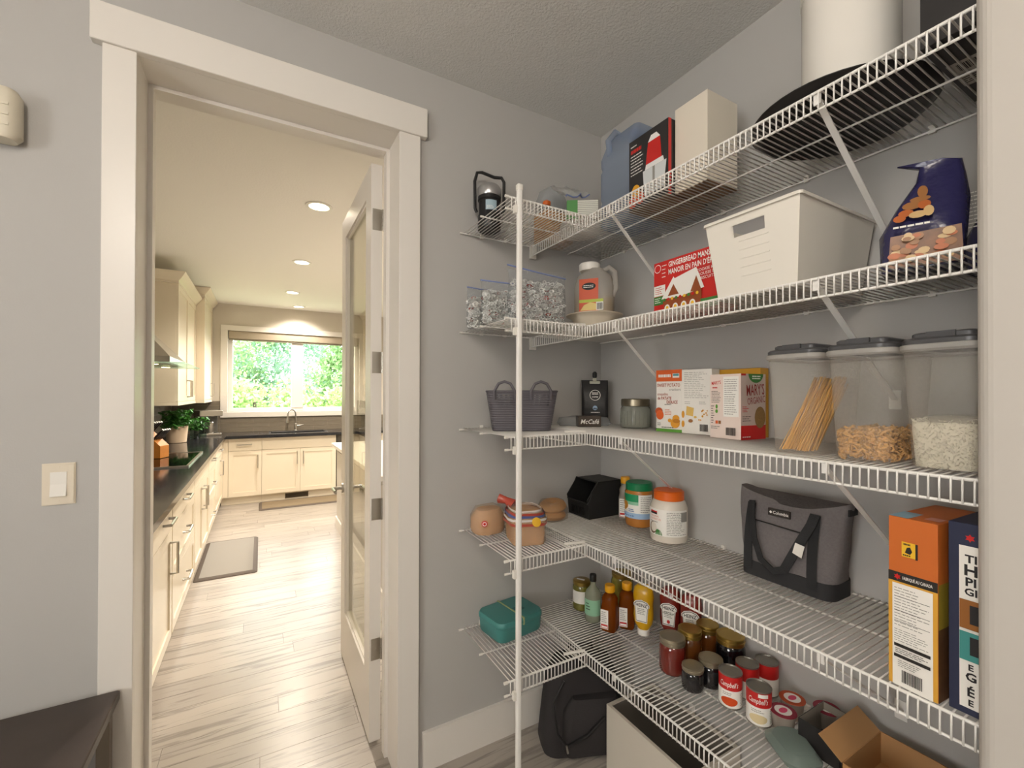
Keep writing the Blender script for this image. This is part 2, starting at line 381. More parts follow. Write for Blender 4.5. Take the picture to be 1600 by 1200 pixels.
for x0, x1 in ((-0.357, 0.396), (0.554, 1.315)): MB().box(x0, fy0+0.03, WZ0+0.055, x1, fy0+0.034, WZ1-0.055).build('pane', Mg, win)
sh = thing('roller_shade', 'beige fabric roller shade rolled up at the window top', 'window shade', (0.48, KY1+0.01, WZ1-0.13))
M_shade = mat('beige_shade_fabric', '#a89c8a', 0.8, bump=0.3, bscale=300)
MB().bevbox(-0.885, -0.012, 0.02, 0.885, 0.035, 0.128, 0.004).build('valance', M_shade, sh)
MB().bevbox(-0.88, 0.0, -0.005, 0.88, 0.02, 0.02, 0.004).build('hem_bar', mat('gray_hem', '#8c8474', 0.6), sh)

# door leaf (hinged at the shelf side, opened into the kitchen)
lx0, lx1, ly0, ly1, lz0, lz1 = 0.3965, 0.4415, D+DW+0.003, D+DW+0.755, 0.012, 2.432
dr = thing('door_1', 'white full-glass door standing open into the kitchen', 'door', (0, 0, 0)); dr['kind'] = 'structure'
gy0, gy1, gz0, gz1 = ly0+0.105, ly1-0.115, 0.278, 2.318
for n_, a in (('stile', (lx0, ly0, lz0, lx1, gy0, lz1)), ('stile', (lx0, gy1, lz0, lx1, ly1, lz1)), ('rail', (lx0, gy0, lz0, lx1, gy1, gz0)), ('rail', (lx0, gy0, gz1, lx1, gy1, lz1))):
    MB().box(*a).build(n_, M_trim, dr)
b_ = 0.012
for n_, a in (('glazing_bead', (lx0+0.008, gy0, gz0, lx1-0.008, gy0+b_, gz1)), ('glazing_bead', (lx0+0.008, gy1-b_, gz0, lx1-0.008, gy1, gz1)), ('glazing_bead', (lx0+0.008, gy0+b_, gz0, lx1-0.008, gy1-b_, gz0+b_)), ('glazing_bead', (lx0+0.008, gy0+b_, gz1-b_, lx1-0.008, gy1-b_, gz1))):
    MB().box(*a).build(n_, M_trim, dr)
MB().box((lx0+lx1)/2-0.002, gy0+b_, gz0+b_, (lx0+lx1)/2+0.002, gy1-b_, gz1-b_).build('pane', glass('door_glass', '#f4f3ea'), dr)
for z0 in (0.35, 0.936, 1.552, 2.154):
    h = MB().box(lx0+0.006, ly0-0.0012, z0, lx1, ly0, z0+0.09).build('hinge', M_chrome, dr)
    for dx_, dz_ in ((0.012, 0.012), (0.022, 0.045), (0.012, 0.078)): MB().tube([(lx0+0.004+dx_, ly0-0.002, z0+dz_), (lx0+0.004+dx_, ly0-0.001, z0+dz_)], 0.0035, 8).build('screw', M_steel, h)
    for k in range(5): MB().tube([(lx1+0.004, ly0-0.004, z0+0.018*k+0.0006), (lx1+0.004, ly0-0.004, z0+0.018*k+0.0174)], 0.0062, 10).build('knuckle', M_chrome, h)
hz = 0.945
for s_, xx in ((-1, lx0), (1, lx1)):
    h = MB().tube([(xx, ly1-0.06, hz), (xx+s_*0.01, ly1-0.06, hz)], 0.028, 20).build('lever_handle', M_chrome, dr)
    MB().tube([(xx+s_*0.01, ly1-0.06, hz), (xx+s_*0.052, ly1-0.06, hz), (xx+s_*0.056, ly1-0.066, hz), (xx+s_*0.056, ly1-0.17, hz+0.002)], [0.009, 0.009, 0.009, 0.008], 10).build('lever', M_chrome, h)
MB().box(lx0+0.012, ly1, hz-0.05, lx1-0.012, ly1+0.0015, hz+0.05).build('latch_plate', M_chrome, dr)

# ================================================================== KITCHEN
M_cab = mat('cream_lacquer', '#e8ddc8', 0.3, coat=0.15)
M_ctr = mat('black_granite', '#26262a', 0.12, vary=0.5, vscale=180)
M_tile = mat('taupe_tile', '#7f7668', 0.25, vary=0.12, vscale=3)
M_grout = mat('grout', '#a49a8a', 0.85)
def shaker(parent, axis, f, a0, a1, z0, z1, name='door', out=1, handle=None, flat=False):
    """front panel: axis 0 = faces +X at x=f spanning y; axis 1 = faces -Y at y=f spanning x. handle: ('v'|'h', a, z)"""
    t, fr = 0.02, 0.055
    def B(mb, u0, u1, w0, w1, d0, d1):
        if axis == 0: mb.box(f+d0, u0, w0, f+d1, u1, w1)
        else: mb.box(u0, f-d1, w0, u1, f-d0, w1)
    g = 0.0018; a0 += g; a1 -= g; z0 += g; z1 -= g
    mb = MB()
    if flat or (z1-z0) < 0.19 or (a1-a0) < 0.16: B(mb, a0, a1, z0, z1, 0, t)
    else:
        B(mb, a0, a0+fr, z0, z1, 0, t); B(mb, a1-fr, a1, z0, z1, 0, t); B(mb, a0+fr, a1-fr, z0, z0+fr, 0, t); B(mb, a0+fr, a1-fr, z1-fr, z1, 0, t)
        B(mb, a0+fr, a1-fr, z0+fr, z1-fr, 0, t-0.008)
    o = mb.build(name, M_cab, parent)
    if handle:
        k, a, z = handle; hl = 0.08 if k == 'h' else 0.085; st = 0.034
        def P(u, zz, d): return (f+t+d, u, zz) if axis == 0 else (u, f-t-d, zz)
        mb = MB()
        if k == 'h': mb.tube([P(a-hl, z, 0), P(a-hl, z, st), P(a+hl, z, st), P(a+hl, z, 0)], 0.0075, 6, smooth=False)
        else: mb.tube([P(a, z-hl, 0), P(a, z-hl, st), P(a, z+hl, st), P(a, z+hl, 0)], 0.0075, 6, smooth=False)
        mb.build('handle', M_chrome, o)
    return o
CF = -0.450   # carcass front of the left run (door faces at -0.43)
def base_left(y0, y1, label, fronts, group=None):
    t = thing('base_cabinet', label, 'cabinet', (0, 0, 0), 0, group)
    MB().box(KX0+0.002, y0+0.0005, 0.10, CF, y1-0.0005, 0.876).build('carcass', M_cab, t)
    MB().box(KX0+0.01, y0+0.0005, 0.0, CF-0.05, y1-0.0005, 0.10).build('toe_kick', M_cab, t)
    for f in fronts: shaker(t, 0, CF, *f[:4], name=f[4], handle=f[5])
    return t
zt, zm = 0.87, 0.71
base_left(1.90, 3.10, 'cream base cabinet of drawer and doors beside the doorway', [(1.92, 2.5, zm, zt, 'drawer', ('h', 2.2, 0.79)), (2.5, 3.09, zm, zt, 'drawer', ('h', 2.9, 0.79)), (1.92, 2.5, 0.11, zm, 'door', None), (2.5, 3.09, 0.11, zm, 'door', ('v', 3.03, 0.56))])
base_left(3.10, 4.06, 'cream three-drawer base cabinet just before the cooktop', [(3.11, 4.05, zm, zt, 'drawer', ('h', 3.56, 0.79)), (3.11, 4.05, 0.42, zm, 'drawer', ('h', 3.56, 0.58)), (3.11, 4.05, 0.11, 0.42, 'drawer', ('h', 3.56, 0.28))])
base_left(4.06, 5.08, 'cream double-door base cabinet under the cooktop', [(4.07, 5.07, zm+0.03, zt, 'panel', None), (4.07, 4.57, 0.11, zm+0.03, 'door', ('v', 4.50, 0.58)), (4.57, 5.07, 0.11, zm+0.03, 'door', ('v', 4.64, 0.58))])
base_left(5.08, 5.78, 'cream three-drawer base cabinet just past the cooktop', [(5.09, 5.77, zm, zt, 'drawer', ('h', 5.43, 0.79)), (5.09, 5.77, 0.42, zm, 'drawer', ('h', 5.43, 0.55)), (5.09, 5.77, 0.11, 0.42, 'drawer', ('h', 5.43, 0.24))])
base_left(5.78, 6.819, 'cream corner base cabinet with drawer over door', [(5.79, 6.797, zm, zt, 'drawer', ('h', 6.28, 0.79)), (5.79, 6.797, 0.11, zm, 'door', ('v', 6.40, 0.56))])
BF = 6.82
def base_back(x0, x1, label, fronts, top=0.876):
    t = thing('base_cabinet', label, 'cabinet', (0, 0, 0))
    MB().box(x0+0.0005, BF, 0.10, x1-0.0005, KY1-0.002, top).build('carcass', M_cab, t)
    MB().box(x0+0.0005, BF+0.05, 0.0, x1-0.0005, KY1-0.01, 0.10).build('toe_kick', M_cab, t)
    for f in fronts: shaker(t, 1, BF, *f[:4], name=f[4], handle=f[5])
    return t
base_back(CF, 0.01, 'cream base cabinet with drawer over single door in the corner', [(-0.37, 0.01, zm, zt, 'drawer', ('h', -0.19, 0.79)), (-0.37, 0.01, 0.11, zm, 'door', ('v', -0.035, 0.56)), (CF, -0.37, 0.11, zt, 'filler', None)])
sb = base_back(0.01, 0.945, 'cream double-door sink cabinet under the window', [(0.01, 0.945, zm, zt, 'panel', None), (0.01, 0.477, 0.11, zm, 'door', ('v', 0.437, 0.58)), (0.477, 0.945, 0.11, zm, 'door', ('v', 0.515, 0.58))], 0.70)
vt = thing('floor_register', 'brown metal vent grille in the toe kick', 'vent', (0.44, BF+0.05, 0.05))
M_vent = mat('brown_metal', '#6d5f4c', 0.45, 0.6)
MB().box(-0.14, -0.006, -0.032, 0.14, -0.001, 0.032).build('backing', mat('vent_dark', '#2c261e', 0.7), vt)
for k in range(5): MB().box(-0.14, -0.010, -0.032+0.0148*k, 0.14, -0.005, -0.032+0.0148*k+0.005).build('slat', M_vent, vt)
for x in (-0.146, 0.14): MB().box(x, -0.011, -0.036, x+0.006, -0.001, 0.036).build('frame', M_vent, vt)
dw = thing('dishwasher', 'stainless dishwasher beside the sink cabinet', 'dishwasher', (0, 0, 0))
MB().box(0.95, BF, 0.10, 1.55, KY1-0.01, 0.874).build('tub', M_black, dw)
MB().bevbox(0.953, BF-0.025, 0.11, 1.547, BF, 0.76, 0.003).build('door', M_steel, dw)
MB().bevbox(0.953, BF-0.025, 0.765, 1.547, BF, 0.872, 0.003).build('control_panel', mat('dark_steel', '#5a5650', 0.3, 0.9), dw)
MB().tube([(1.0, BF-0.025, 0.73), (1.0, BF-0.06, 0.73), (1.5, BF-0.06, 0.73), (1.5, BF-0.025, 0.73)], 0.008, 8).build('handle', M_steel, dw)
base_back(1.56, 2.6, 'cream base cabinet beyond the dishwasher', [(1.57, 2.08, 0.11, zt, 'door', ('v', 2.03, 0.6)), (2.08, 2.59, 0.11, zt, 'door', ('v', 2.13, 0.6))])
# counter tops
ct = thing('countertop', 'black granite countertop wrapping the corner', 'countertop', (0, 0, 0))
MB().box(KX0+0.001, 1.90, 0.878, -0.39, 6.74, 0.914).build('slab', M_ctr, ct)
mb = MB().box(KX0+0.001, 6.74, 0.878, 0.10, KY1-0.001, 0.914).box(0.10, 6.74, 0.878, 0.84, 6.88, 0.914).box(0.10, 7.28, 0.878, 0.84, KY1-0.001, 0.914).box(0.84, 6.74, 0.878, 2.6, KY1-0.001, 0.914)
mb.build('slab', M_ctr, ct)
sk = thing('kitchen_sink', 'dark undermount sink set in the granite below the window', 'sink', (0.47, 7.08, 0.0))
mb = MB().rloft([(0.74, 0.40, 0.03, 0.912), (0.735, 0.395, 0.03, 0.90), (0.70, 0.36, 0.05, 0.72), (0.5, 0.2, 0.05, 0.715)], cap=(False, True))
mb.build('basin', mat('dark_sink', '#3c3a38', 0.35, 0.6), sk)
MB().rloft([(0.75, 0.41, 0.03, 0.9145), (0.70, 0.36, 0.02, 0.9165), (0.69, 0.35, 0.02, 0.905)], cap=(False, False)).build('rim', mat('dark_sink_rim', '#2b2a2a', 0.3, 0.5), sk)
fc = thing('kitchen_faucet', 'chrome gooseneck faucet standing behind the sink', 'faucet', (0.45, 7.33, 0.914))
MB().lathe([(0.028, 0), (0.028, 0.008), (0.02, 0.015), (0.018, 0.10), (0.014, 0.11)], 16).build('base', M_steel, fc)
pth = [(0, 0, 0.1), (0, 0, 0.24)]+[(-0.055+0.055*math.cos(R(t)), -0.03*(1-math.cos(R(t))), 0.24+0.075*math.sin(R(t))) for t in range(15, 181, 15)]+[(-0.112, -0.065, 0.19)]
MB().tube(pth, 0.011, 10).build('spout', M_steel, fc); MB().tube([(-0.112, -0.065, 0.195), (-0.116, -0.067, 0.12)], [0.014, 0.018], 10).build('spray_head', M_steel, fc)
MB().tube([(0.015, 0, 0.07), (0.05, 0, 0.075), (0.11, 0, 0.085)], [0.011, 0.011, 0.006], 8).build('lever', M_steel, fc)
# tiles
def tiles(name, lab, x0, x1, z0, z1, facing, tw, th):
    t = thing(name, lab, 'backsplash', (0, 0, 0)); 
    if facing == 'x': MB().box(KX0+0.001, x0, z0, KX0+0.006, x1, z1).build('grout_bed', M_grout, t); u = MB().box(0, 0, 0, 0.003, 1, 1).mesh('tile', M_tile)
    else: MB().box(x0, KY1-0.006, z0, x1, KY1-0.001, z1).build('grout_bed', M_grout, t); u = MB().box(0, -0.003, 0, 1, 0, 1).mesh('tile', M_tile)
    z = z0; row = 0
    while z < z1-0.01:
        zz = min(th, z1-z); x = x0-(tw/2 if row % 2 else 0)
        while x < x1-0.005:
            a, b = max(x, x0), min(x+tw, x1)
            if b-a > 0.02:
                o = link('tile', u, t); g = 0.0015
                if facing == 'x': o.location = (KX0+0.006, a+g, z+g); o.scale = (1, b-a-2*g, zz-2*g)
                else: o.location = (a+g, KY1-0.006, z+g); o.scale = (b-a-2*g, 1, zz-2*g)
            x += tw
        z += th; row += 1
tiles('tile_backsplash', 'taupe tile backsplash behind the cooktop', 3.2, KY1-0.008, 0.914, 1.36, 'x', 0.30, 0.1)
tiles('tile_backsplash', 'taupe long-tile backsplash under the window', KX0+0.012, WX0-0.087, 0.914, 1.36, 'y', 0.40, 0.064)
tiles('tile_backsplash', 'low strip of taupe tile directly below the window sill', WX0-0.085, 2.0, 0.914, WZ0-0.077, 'y', 0.40, 0.064)
# upper cabinets
def upper(y0, y1, xf, z0, z1, label, handles):
    t = thing('wall_cabinet', label, 'cabinet', (0, 0, 0))
    MB().box(KX0+0.002, y0, z0, xf, y1-0.001, z1).build('carcass', M_cab, t)
    n = len(handles); wd = (y1-y0)/n
    for i, hy in enumerate(handles): shaker(t, 0, xf, y0+i*wd, y0+(i+1)*wd, z0, z1, 'door', handle=('v', hy, z0+0.13))
    MB().box(KX0+0.002, y0-0.004, z0-0.035, xf+0.022, y1-0.001, z0-0.001).build('light_rail', M_cab, t)
    mb = MB(); prof = [(0.0, 0), (0.024, 0), (0.024, 0.02), (0.05, 0.05), (0.075, 0.085), (0.082, 0.1)]
    ring = []
    for dx, dz in prof: ring.append([(KX0+0.002, y0-dx, z1+dz), (xf+dx, y0-dx, z1+dz), (xf+dx, y1-0.001, z1+dz)])
    for j in range(len(ring)-1):
        for i in range(2): mb.add([ring[j][i], ring[j][i+1], ring[j+1][i+1], ring[j+1][i]], [(0, 1, 2, 3)])
    q = ring[-1]; mb.flat([q[0], q[1], q[2], (KX0+0.002, y1-0.001, q[2][2])])
    mb.build('crown_molding', M_cab, t)
    return t
upper(5.15, 6.43, -0.70, 1.385, 2.50, 'cream wall cabinet with two tall doors past the range hood', [5.73, 5.85])
upper(6.434, 7.415, -0.615, 1.385, 2.63, 'taller cream corner wall cabinet next to the window', [7.2])
# hood
hd = thing('range_hood', 'stainless chimney range hood with glass edge above the cooktop', 'range hood', (0, 0, 0))
mb = MB(); y0, y1 = 4.10, 5.0
mb.add([(KX0+0.002, y0+.06, 1.70), (-0.60, y0+.06, 1.70), (-0.60, y1-.06, 1.70), (KX0+0.002, y1-.06, 1.70), (KX0+0.002, y0+.06, 1.745), (-0.60, y0+.06, 1.745), (-0.60, y1-.06, 1.745), (KX0+0.002, y1-.06, 1.745),
        (KX0+0.002, 4.40, 2.02), (-0.84, 4.40, 2.02), (-0.84, 4.70, 2.02), (KX0+0.002, 4.70, 2.02)],
       [(3, 2, 1, 0), (0, 1, 5, 4), (1, 2, 6, 5), (2, 3, 7, 6), (4, 5, 9, 8), (5, 6, 10, 9), (6, 7, 11, 10), (8, 9, 10, 11), (0, 4, 8, 11, 7, 3)])
mb.build('canopy', M_steel, hd); MB().box(KX0+0.002, 4.41, 2.02, -0.85, 4.69, CEIL-0.001).build('chimney', M_steel, hd)
MB().box(KX0+0.05, y0, 1.690, -0.50, y1, 1.699).build('glass_shelf', film('green_edge_glass', '#cfe6d8', 0.55, 0.05), hd)
for y in (4.3, 4.8): MB().lathe([(0.03, 1.6995-0.012), (0.03, 1.6895)], 14, -0.72, y).build('hood_lamp', mat('hood_lamp_glow', '#ffe2ac', 0.5, emit=6), hd)
ck = thing('cooktop', 'black glass cooktop with steel rim set in the granite', 'cooktop', (0, 0, 0.914))
MB().box(-0.985, 4.09, 0.0, -0.487, 4.99, 0.008).build('glass_top', mat('cooktop_glass', '#0c0c0d', 0.05), ck)
for a in ((-1.0, 4.075, 0, -0.47, 4.09, 0.011), (-1.0, 4.99, 0, -0.47, 5.005, 0.011), (-0.487, 4.09, 0, -0.47, 4.99, 0.011), (-1.0, 4.09, 0, -0.985, 4.99, 0.011)): MB().box(*a).build('rim', M_steel, ck)
# knife block
kb = thing('knife_block', 'orange wood knife block with black-handled knives by the cooktop', 'knife block', (-0.78, 4.70, 0.926), -20)
M_kb = mat('orange_wood', '#b8752c', 0.45, vary=0.15, vscale=30)
MB().prism([(-0.09, 0), (0.08, 0), (0.08, 0.10), (-0.05, 0.23), (-0.12, 0.17)], 1, -0.06, 0.06).build('block', M_kb, kb)
M_kn = mat('knife_handle', '#1f1a19', 0.35)
for i in range(4):
    for j in range(2):
        t0 = Vector((-0.03+0.062*j-0.02, -0.045+0.03*i, 0.205-0.062*j)); d = Vector((0.66, 0, 0.75)).normalized()
        k_ = MB().tube([t0, t0+d*0.05, t0+d*0.115], [0.009, 0.011, 0.009], 8).build('knife_handle', M_kn, kb)
        MB().tube([t0+d*0.115, t0+d*0.124], 0.0095, 8).build('end_cap', M_steel, k_)
# herb pot
def leafy(parent, n, rr, z0, z1, m, seed, sz=0.03, name='leaves'):
    rnd = random.Random(seed); mb = MB()
    for i in range(n):
        a = rnd.uniform(0, 6.28); q = rr*math.sqrt(rnd.random()); z = rnd.uniform(z0, z1); c = Vector((q*math.cos(a), q*math.sin(a), z))
        u = Vector((rnd.uniform(-1, 1), rnd.uniform(-1, 1), rnd.uniform(-0.4, 0.8))).normalized()*sz*rnd.uniform(0.7, 1.3); v = u.cross(Vector((rnd.uniform(-1, 1), rnd.uniform(-1, 1), 1))).normalized()*u.length*0.5
        mb.add([c-u, c-u*0.1+v, c+u, c-u*0.1-v, c+Vector((0, 0, 0.004))], [(0, 4, 1), (1, 4, 2), (2, 4, 3), (3, 4, 0)])
    return mb.build(name, m, parent)
M_leaf = mat('basil_leaf', '#3f7a2e', 0.45, vary=0.35, vscale=25)
pp = thing('potted_herb', 'leafy green herb in a cream pot on the counter', 'plant', (-0.82, 6.15, 0.914))
MB().lathe([(0.085, 0), (0.09, 0.005), (0.105, 0.185), (0.098, 0.185), (0.09, 0.16), (0.0, 0.16)], 24).build('pot', mat('cream_pot', '#d6bfa4', 0.6), pp)
leafy(pp, 420, 0.15, 0.17, 0.36, M_leaf, 3, 0.032)
for i in range(7): MB().tube([(0.03*math.cos(i), 0.03*math.sin(i), 0.15), (0.08*math.cos(i*1.3), 0.08*math.sin(i*1.3), 0.3)], 0.003, 5).build('stem', M_green, pp)
for i, (x, y, hh, lb) in enumerate(((-0.70, 6.50, 0.13, 'clear glass vase of herb cuttings beside the cream pot'), (-0.63, 6.66, 0.13, 'clear glass vase of herb cuttings beside the coffee machine'))):
    vs_ = thing('glass_vase', lb, 'vase', (x, y, 0.914)); MB().lathe([(0.035, 0), (0.042, 0.01), (0.042, hh), (0.039, hh), (0.039, 0.012), (0, 0.012)], 20).build('glass', glass('vase_glass', '#dfeae6'), vs_)
    leafy(vs_, 90, 0.075, hh-0.02, hh+0.12, M_leaf, 5+i, 0.028, 'cuttings')
cm = thing('coffee_machine', 'brushed steel coffee machine in the counter corner', 'coffee machine', (-0.62, 7.02, 0.914), 20)
MB().bevbox(-0.11, -0.14, 0, 0.13, 0.14, 0.03, 0.004).build('drip_base', M_steel, cm); MB().bevbox(-0.11, 0.02, 0.03, 0.13, 0.14, 0.26, 0.004).build('water_tank', mat('smoked_tank', '#56544f', 0.2), cm)
MB().bevbox(-0.12, -0.15, 0.255, 0.14, 0.14, 0.33, 0.006).build('brew_head', M_steel, cm); MB().lathe([(0.05, 0.03), (0.055, 0.05), (0.05, 0.17), (0.04, 0.18)], 20, 0.01, -0.06).build('carafe', M_steel, cm)
# island
il = thing('kitchen_island', 'white kitchen island with pale stone top partly behind the door', 'island', (0, 0, 0))
M_isl = mat('island_paint', '#cfcac2', 0.4)
MB().box(0.73, 3.0, 0.0, 1.65, 5.18, 0.885).build('body', M_isl, il); MB().bevbox(0.678, 2.95, 0.886, 1.70, 5.24, 0.922, 0.003).build('worktop', mat('pale_quartz', '#e6e2da', 0.2, vary=0.05), il)
for y in (3.05, 3.75, 4.45): MB().box(0.722, y, 0.15, 0.731, y+0.68, 0.84).build('panel', M_isl, il)
MB().box(0.715, 2.99, 0, 0.73, 5.19, 0.12).build('plinth', M_trim, il)
# mats
M_mat = mat('gray_kitchen_mat', '#8a857d', 0.75, bump=0.4, bscale=160); M_matb = mat('dark_mat_border', '#5b5149', 0.7)
for nm, lab, x0, y0, x1, y1, mm, mi in (('floor_mat', 'gray ribbed anti-fatigue mat in front of the cooktop', -0.455, 4.18, -0.02, 5.2, M_mat, M_mat), ('floor_mat', 'brown-edged runner mat in front of the sink', -0.02, 6.34, 1.0, 6.79, M_matb, mat('tan_mat_field', '#7f7059', 0.8, bump=0.4, bscale=200))):
    t = thing(nm, lab, 'mat', ((x0+x1)/2, (y0+y1)/2, 0.0005)); wx, wy = x1-x0, y1-y0
    MB().rloft([(wx, wy, 0.02, 0), (wx, wy, 0.02, 0.004), (wx-0.03, wy-0.03, 0.02, 0.014)], n=3).build('border', M_matb, t); MB().box(-wx/2+0.035, -wy/2+0.035, 0.013, wx/2-0.035, wy/2-0.035, 0.0155).build('field', mi, t)
# recessed lights
def downlight(x, y, lab, power, grp=None, spot=140):
    t = thing('recessed_light', lab, 'ceiling light', (x, y, CEIL), 0, grp)
    MB().lathe([(0.062, -0.0005), (0.086, -0.0005), (0.084, -0.006), (0.064, -0.007)], 28, cap=(False, False)).build('trim_ring', M_white, t)
    MB().lathe([(0.0, -0.003), (0.064, -0.003)], 28, cap=(False, False)).build('lens', mat('lamp_lens', '#fff0d2', 0.5, emit=14), t)
    l = bpy.data.lights.new('recessed_lamp', 'SPOT'); l.energy = power; l.color = (1.0, 0.89, 0.76); l.spot_size = R(spot); l.spot_blend = 0.6; l.shadow_soft_size = 0.06
    o = bpy.data.objects.new('recessed_lamp', l); col.objects.link(o); o.parent = t; o.location = (0, 0, -0.02)
KP = 150
downlight(0.335, 3.24, 'lit recessed ceiling light closest to the doorway', KP); downlight(0.335, 4.70, 'lit recessed ceiling light above the gray mat', KP); downlight(0.335, 6.16, 'lit recessed ceiling light farther along the kitchen row', KP); downlight(0.47, 7.12, 'lit recessed ceiling light right over the sink window', 80)
for y, q_ in ((3.24, 'closest to the pantry corner'), (4.70, 'over its middle'), (6.16, 'towards the window wall')): downlight(2.2, y, 'lit recessed light on the far side of the island, '+q_, KP)

# ------------------------------------------------------------------ outside
tag(MB().box(-25, KY1+0.5, -0.8, 30, 45, -0.6).build('lawn', mat('grass', '#7d8a68', 0.9, vary=0.3, vscale=2)), 'green lawn outside the kitchen window', 'lawn', kind='structure')
def leaf_mat(nm, hexc):
    m = bpy.data.materials.new(nm); m.use_nodes = True; nt = m.node_tree; N = nt.nodes; b = N['Principled BSDF']; b.inputs['Roughness'].default_value = 0.5
    oi = N.new('ShaderNodeNewGeometry'); rpn = N.new('ShaderNodeHueSaturation'); rpn.inputs['Color'].default_value = lin(hexc); mr = N.new('ShaderNodeMapRange'); mr.inputs[3].default_value = 0.78; mr.inputs[4].default_value = 1.15
    nt.links.new(oi.outputs['Random Per Island'], mr.inputs[0]); nt.links.new(mr.outputs[0], rpn.inputs['Value']); nt.links.new(rpn.outputs[0], b.inputs['Base Color'])
    tl = N.new('ShaderNodeBsdfTranslucent'); nt.links.new(rpn.outputs[0], tl.inputs[0]); mx = N.new('ShaderNodeMixShader'); mx.inputs[0].default_value = 0.4
    nt.links.new(b.outputs[0], mx.inputs[1]); nt.links.new(tl.outputs[0], mx.inputs[2]); nt.links.new(mx.outputs[0], N['Material Output'].inputs[0]); return m
def tree(x, y, h, rr, lab, m, seed, n=16000, zlow=0.2):
    rnd = random.Random(seed); t = thing('garden_tree', lab, 'tree', (x, y, -0.6)); 
    MB().tube([(0, 0, 0), (0.1, 0, h*0.35), (0.05, 0.1, h*0.9)], [0.12, 0.09, 0.03], 8).build('trunk', mat('bark', '#5d5148', 0.9), t)
    mb = MB(); cl = [(rnd.uniform(-rr, rr), rnd.uniform(-rr, rr), zlow+(h-zlow)*rnd.random()**0.9, rnd.uniform(0.25, 0.5)*rr) for _ in range(38)]
    for i in range(n):
        cx, cy, cz, cr = cl[rnd.randrange(len(cl))]; c = Vector((cx, cy, cz))+Vector((rnd.gauss(0, 1), rnd.gauss(0, 1), rnd.gauss(0, 0.8)))*cr*0.55
        u = Vector((rnd.uniform(-1, 1), rnd.uniform(-1, 1), rnd.uniform(-1, 1))).normalized()*rnd.uniform(0.04, 0.09); v = u.cross(Vector((rnd.uniform(-1, 1), rnd.uniform(-1, 1), 0.7))).normalized()*u.length*0.55
        mb.add([c-u, c+v, c+u, c-v], [(0, 1, 2, 3)])
    mb.build('foliage', m, t)
L1, L2, L3 = leaf_mat('leaf_mid', '#7fa56c'), leaf_mat('leaf_blue', '#7fa58c'), leaf_mat('leaf_light', '#98b874')
tree(-1.6, 15.5, 5.6, 1.7, 'broad mid-green tree outside the window over the corner cabinet', L1, 11)
tree(0.9, 16.5, 6.0, 1.7, 'tall bluish-green tree outside behind the window mullion', L2, 12)
tree(2.6, 14.0, 4.6, 0.9, 'slim mid-green tree outside behind the door edge', L1, 13)
tree(-3.2, 23.0, 7.5, 2.6, 'hazy tree far behind the left pane', L2, 16, 14000, 0.1)
tree(2.6, 24.0, 7.5, 2.6, 'hazy tree far behind the right pane', L1, 17, 14000, 0.1)
tree(-0.2, 12.6, 2.2, 1.1, 'low light-green shrub outside under the left pane', L3, 14, 7000, 0.1)
tree(1.7, 12.4, 2.1, 0.9, 'low light-green shrub outside under the right pane', L3, 15, 6000, 0.1)

# ------------------------------------------------------------------ hall lamp and an added fill lamp (behind the camera, light the pantry)
def hall_lamp(x, y, power, label):
    hl = thing('ceiling_lamp', label, 'ceiling light', (x, y, CEIL))
    MB().lathe([(0.17, 0), (0.17, -0.02), (0.165, -0.025)], 32, cap=(False, False)).build('base_ring', M_chrome, hl)
    MB().lathe([(0.16, -0.022), (0.155, -0.05), (0.12, -0.085), (0.06, -0.105), (0, -0.11)], 32).build('glass_dome', mat('lamp_dome', '#fff1dc', 0.5, emit=5), hl)
    l = bpy.data.lights.new('hall_bulb', 'POINT'); l.energy = power; l.color = (1.0, 0.91, 0.80); l.shadow_soft_size = 0.13
    o = bpy.data.objects.new('hall_bulb', l); col.objects.link(o); o.parent = hl; o.location = (0, 0, -0.26)
hall_lamp(-0.55, -0.22, 36, 'round frosted hall ceiling lamp near the doorway')
hall_lamp(-0.95, -2.05, 40, 'added unseen fill lamp with round frosted dome at the far end of the hall')  # extra lamp, added only as soft frontal fill for the shelves
#ITEMS
# ================================================================== HALL FITTINGS
sw = thing('light_switch', 'ivory wall plate with white rocker switch beside the door casing', 'light switch', (-0.482, D, 1.2157))
M_ivory = mat('ivory_plate', '#ddd3c1', 0.4)
MB().prism([(-0.034, -0.057), (0.034, -0.057), (0.034, 0.057), (-0.034, 0.057)], 1, -0.003, -0.0005).prism([(-0.031, -0.054), (0.031, -0.054), (0.031, 0.054), (-0.031, 0.054)], 1, -0.006, -0.003).build('plate', M_ivory, sw)
mb = MB(); mb.add([(-0.0165, -0.006, -0.033), (0.0165, -0.006, -0.033), (0.0165, -0.0115, -0.033), (-0.0165, -0.0115, -0.033), (-0.0165, -0.0075, 0), (0.0165, -0.0075, 0), (-0.0165, -0.0075, 0.033), (0.0165, -0.0075, 0.033), (-0.0165, -0.006, 0.033), (0.0165, -0.006, 0.033)],
                  [(0, 1, 2, 3), (3, 2, 5, 4), (4, 5, 7, 6), (6, 7, 9, 8), (0, 3, 4, 6, 8), (1, 9, 7, 5, 2)]); mb.build('rocker', M_white, sw)
for z in (-0.046, 0.046): MB().tube([(0, -0.005, z), (0, -0.0068, z)], 0.003, 10).build('screw', M_ivory, sw)
dv = thing('wall_chime', 'rounded off-white door chime box mounted high on the wall', 'door chime', (-0.66, D, 2.12))
MB().rloft([(0.20, 0.052, 0.022, 0.0), (0.222, 0.058, 0.026, 0.012), (0.222, 0.058, 0.026, 0.115), (0.205, 0.05, 0.022, 0.13)], 0, -0.03).build('housing', mat('offwhite_plastic', '#d3cbb8', 0.45), dv)
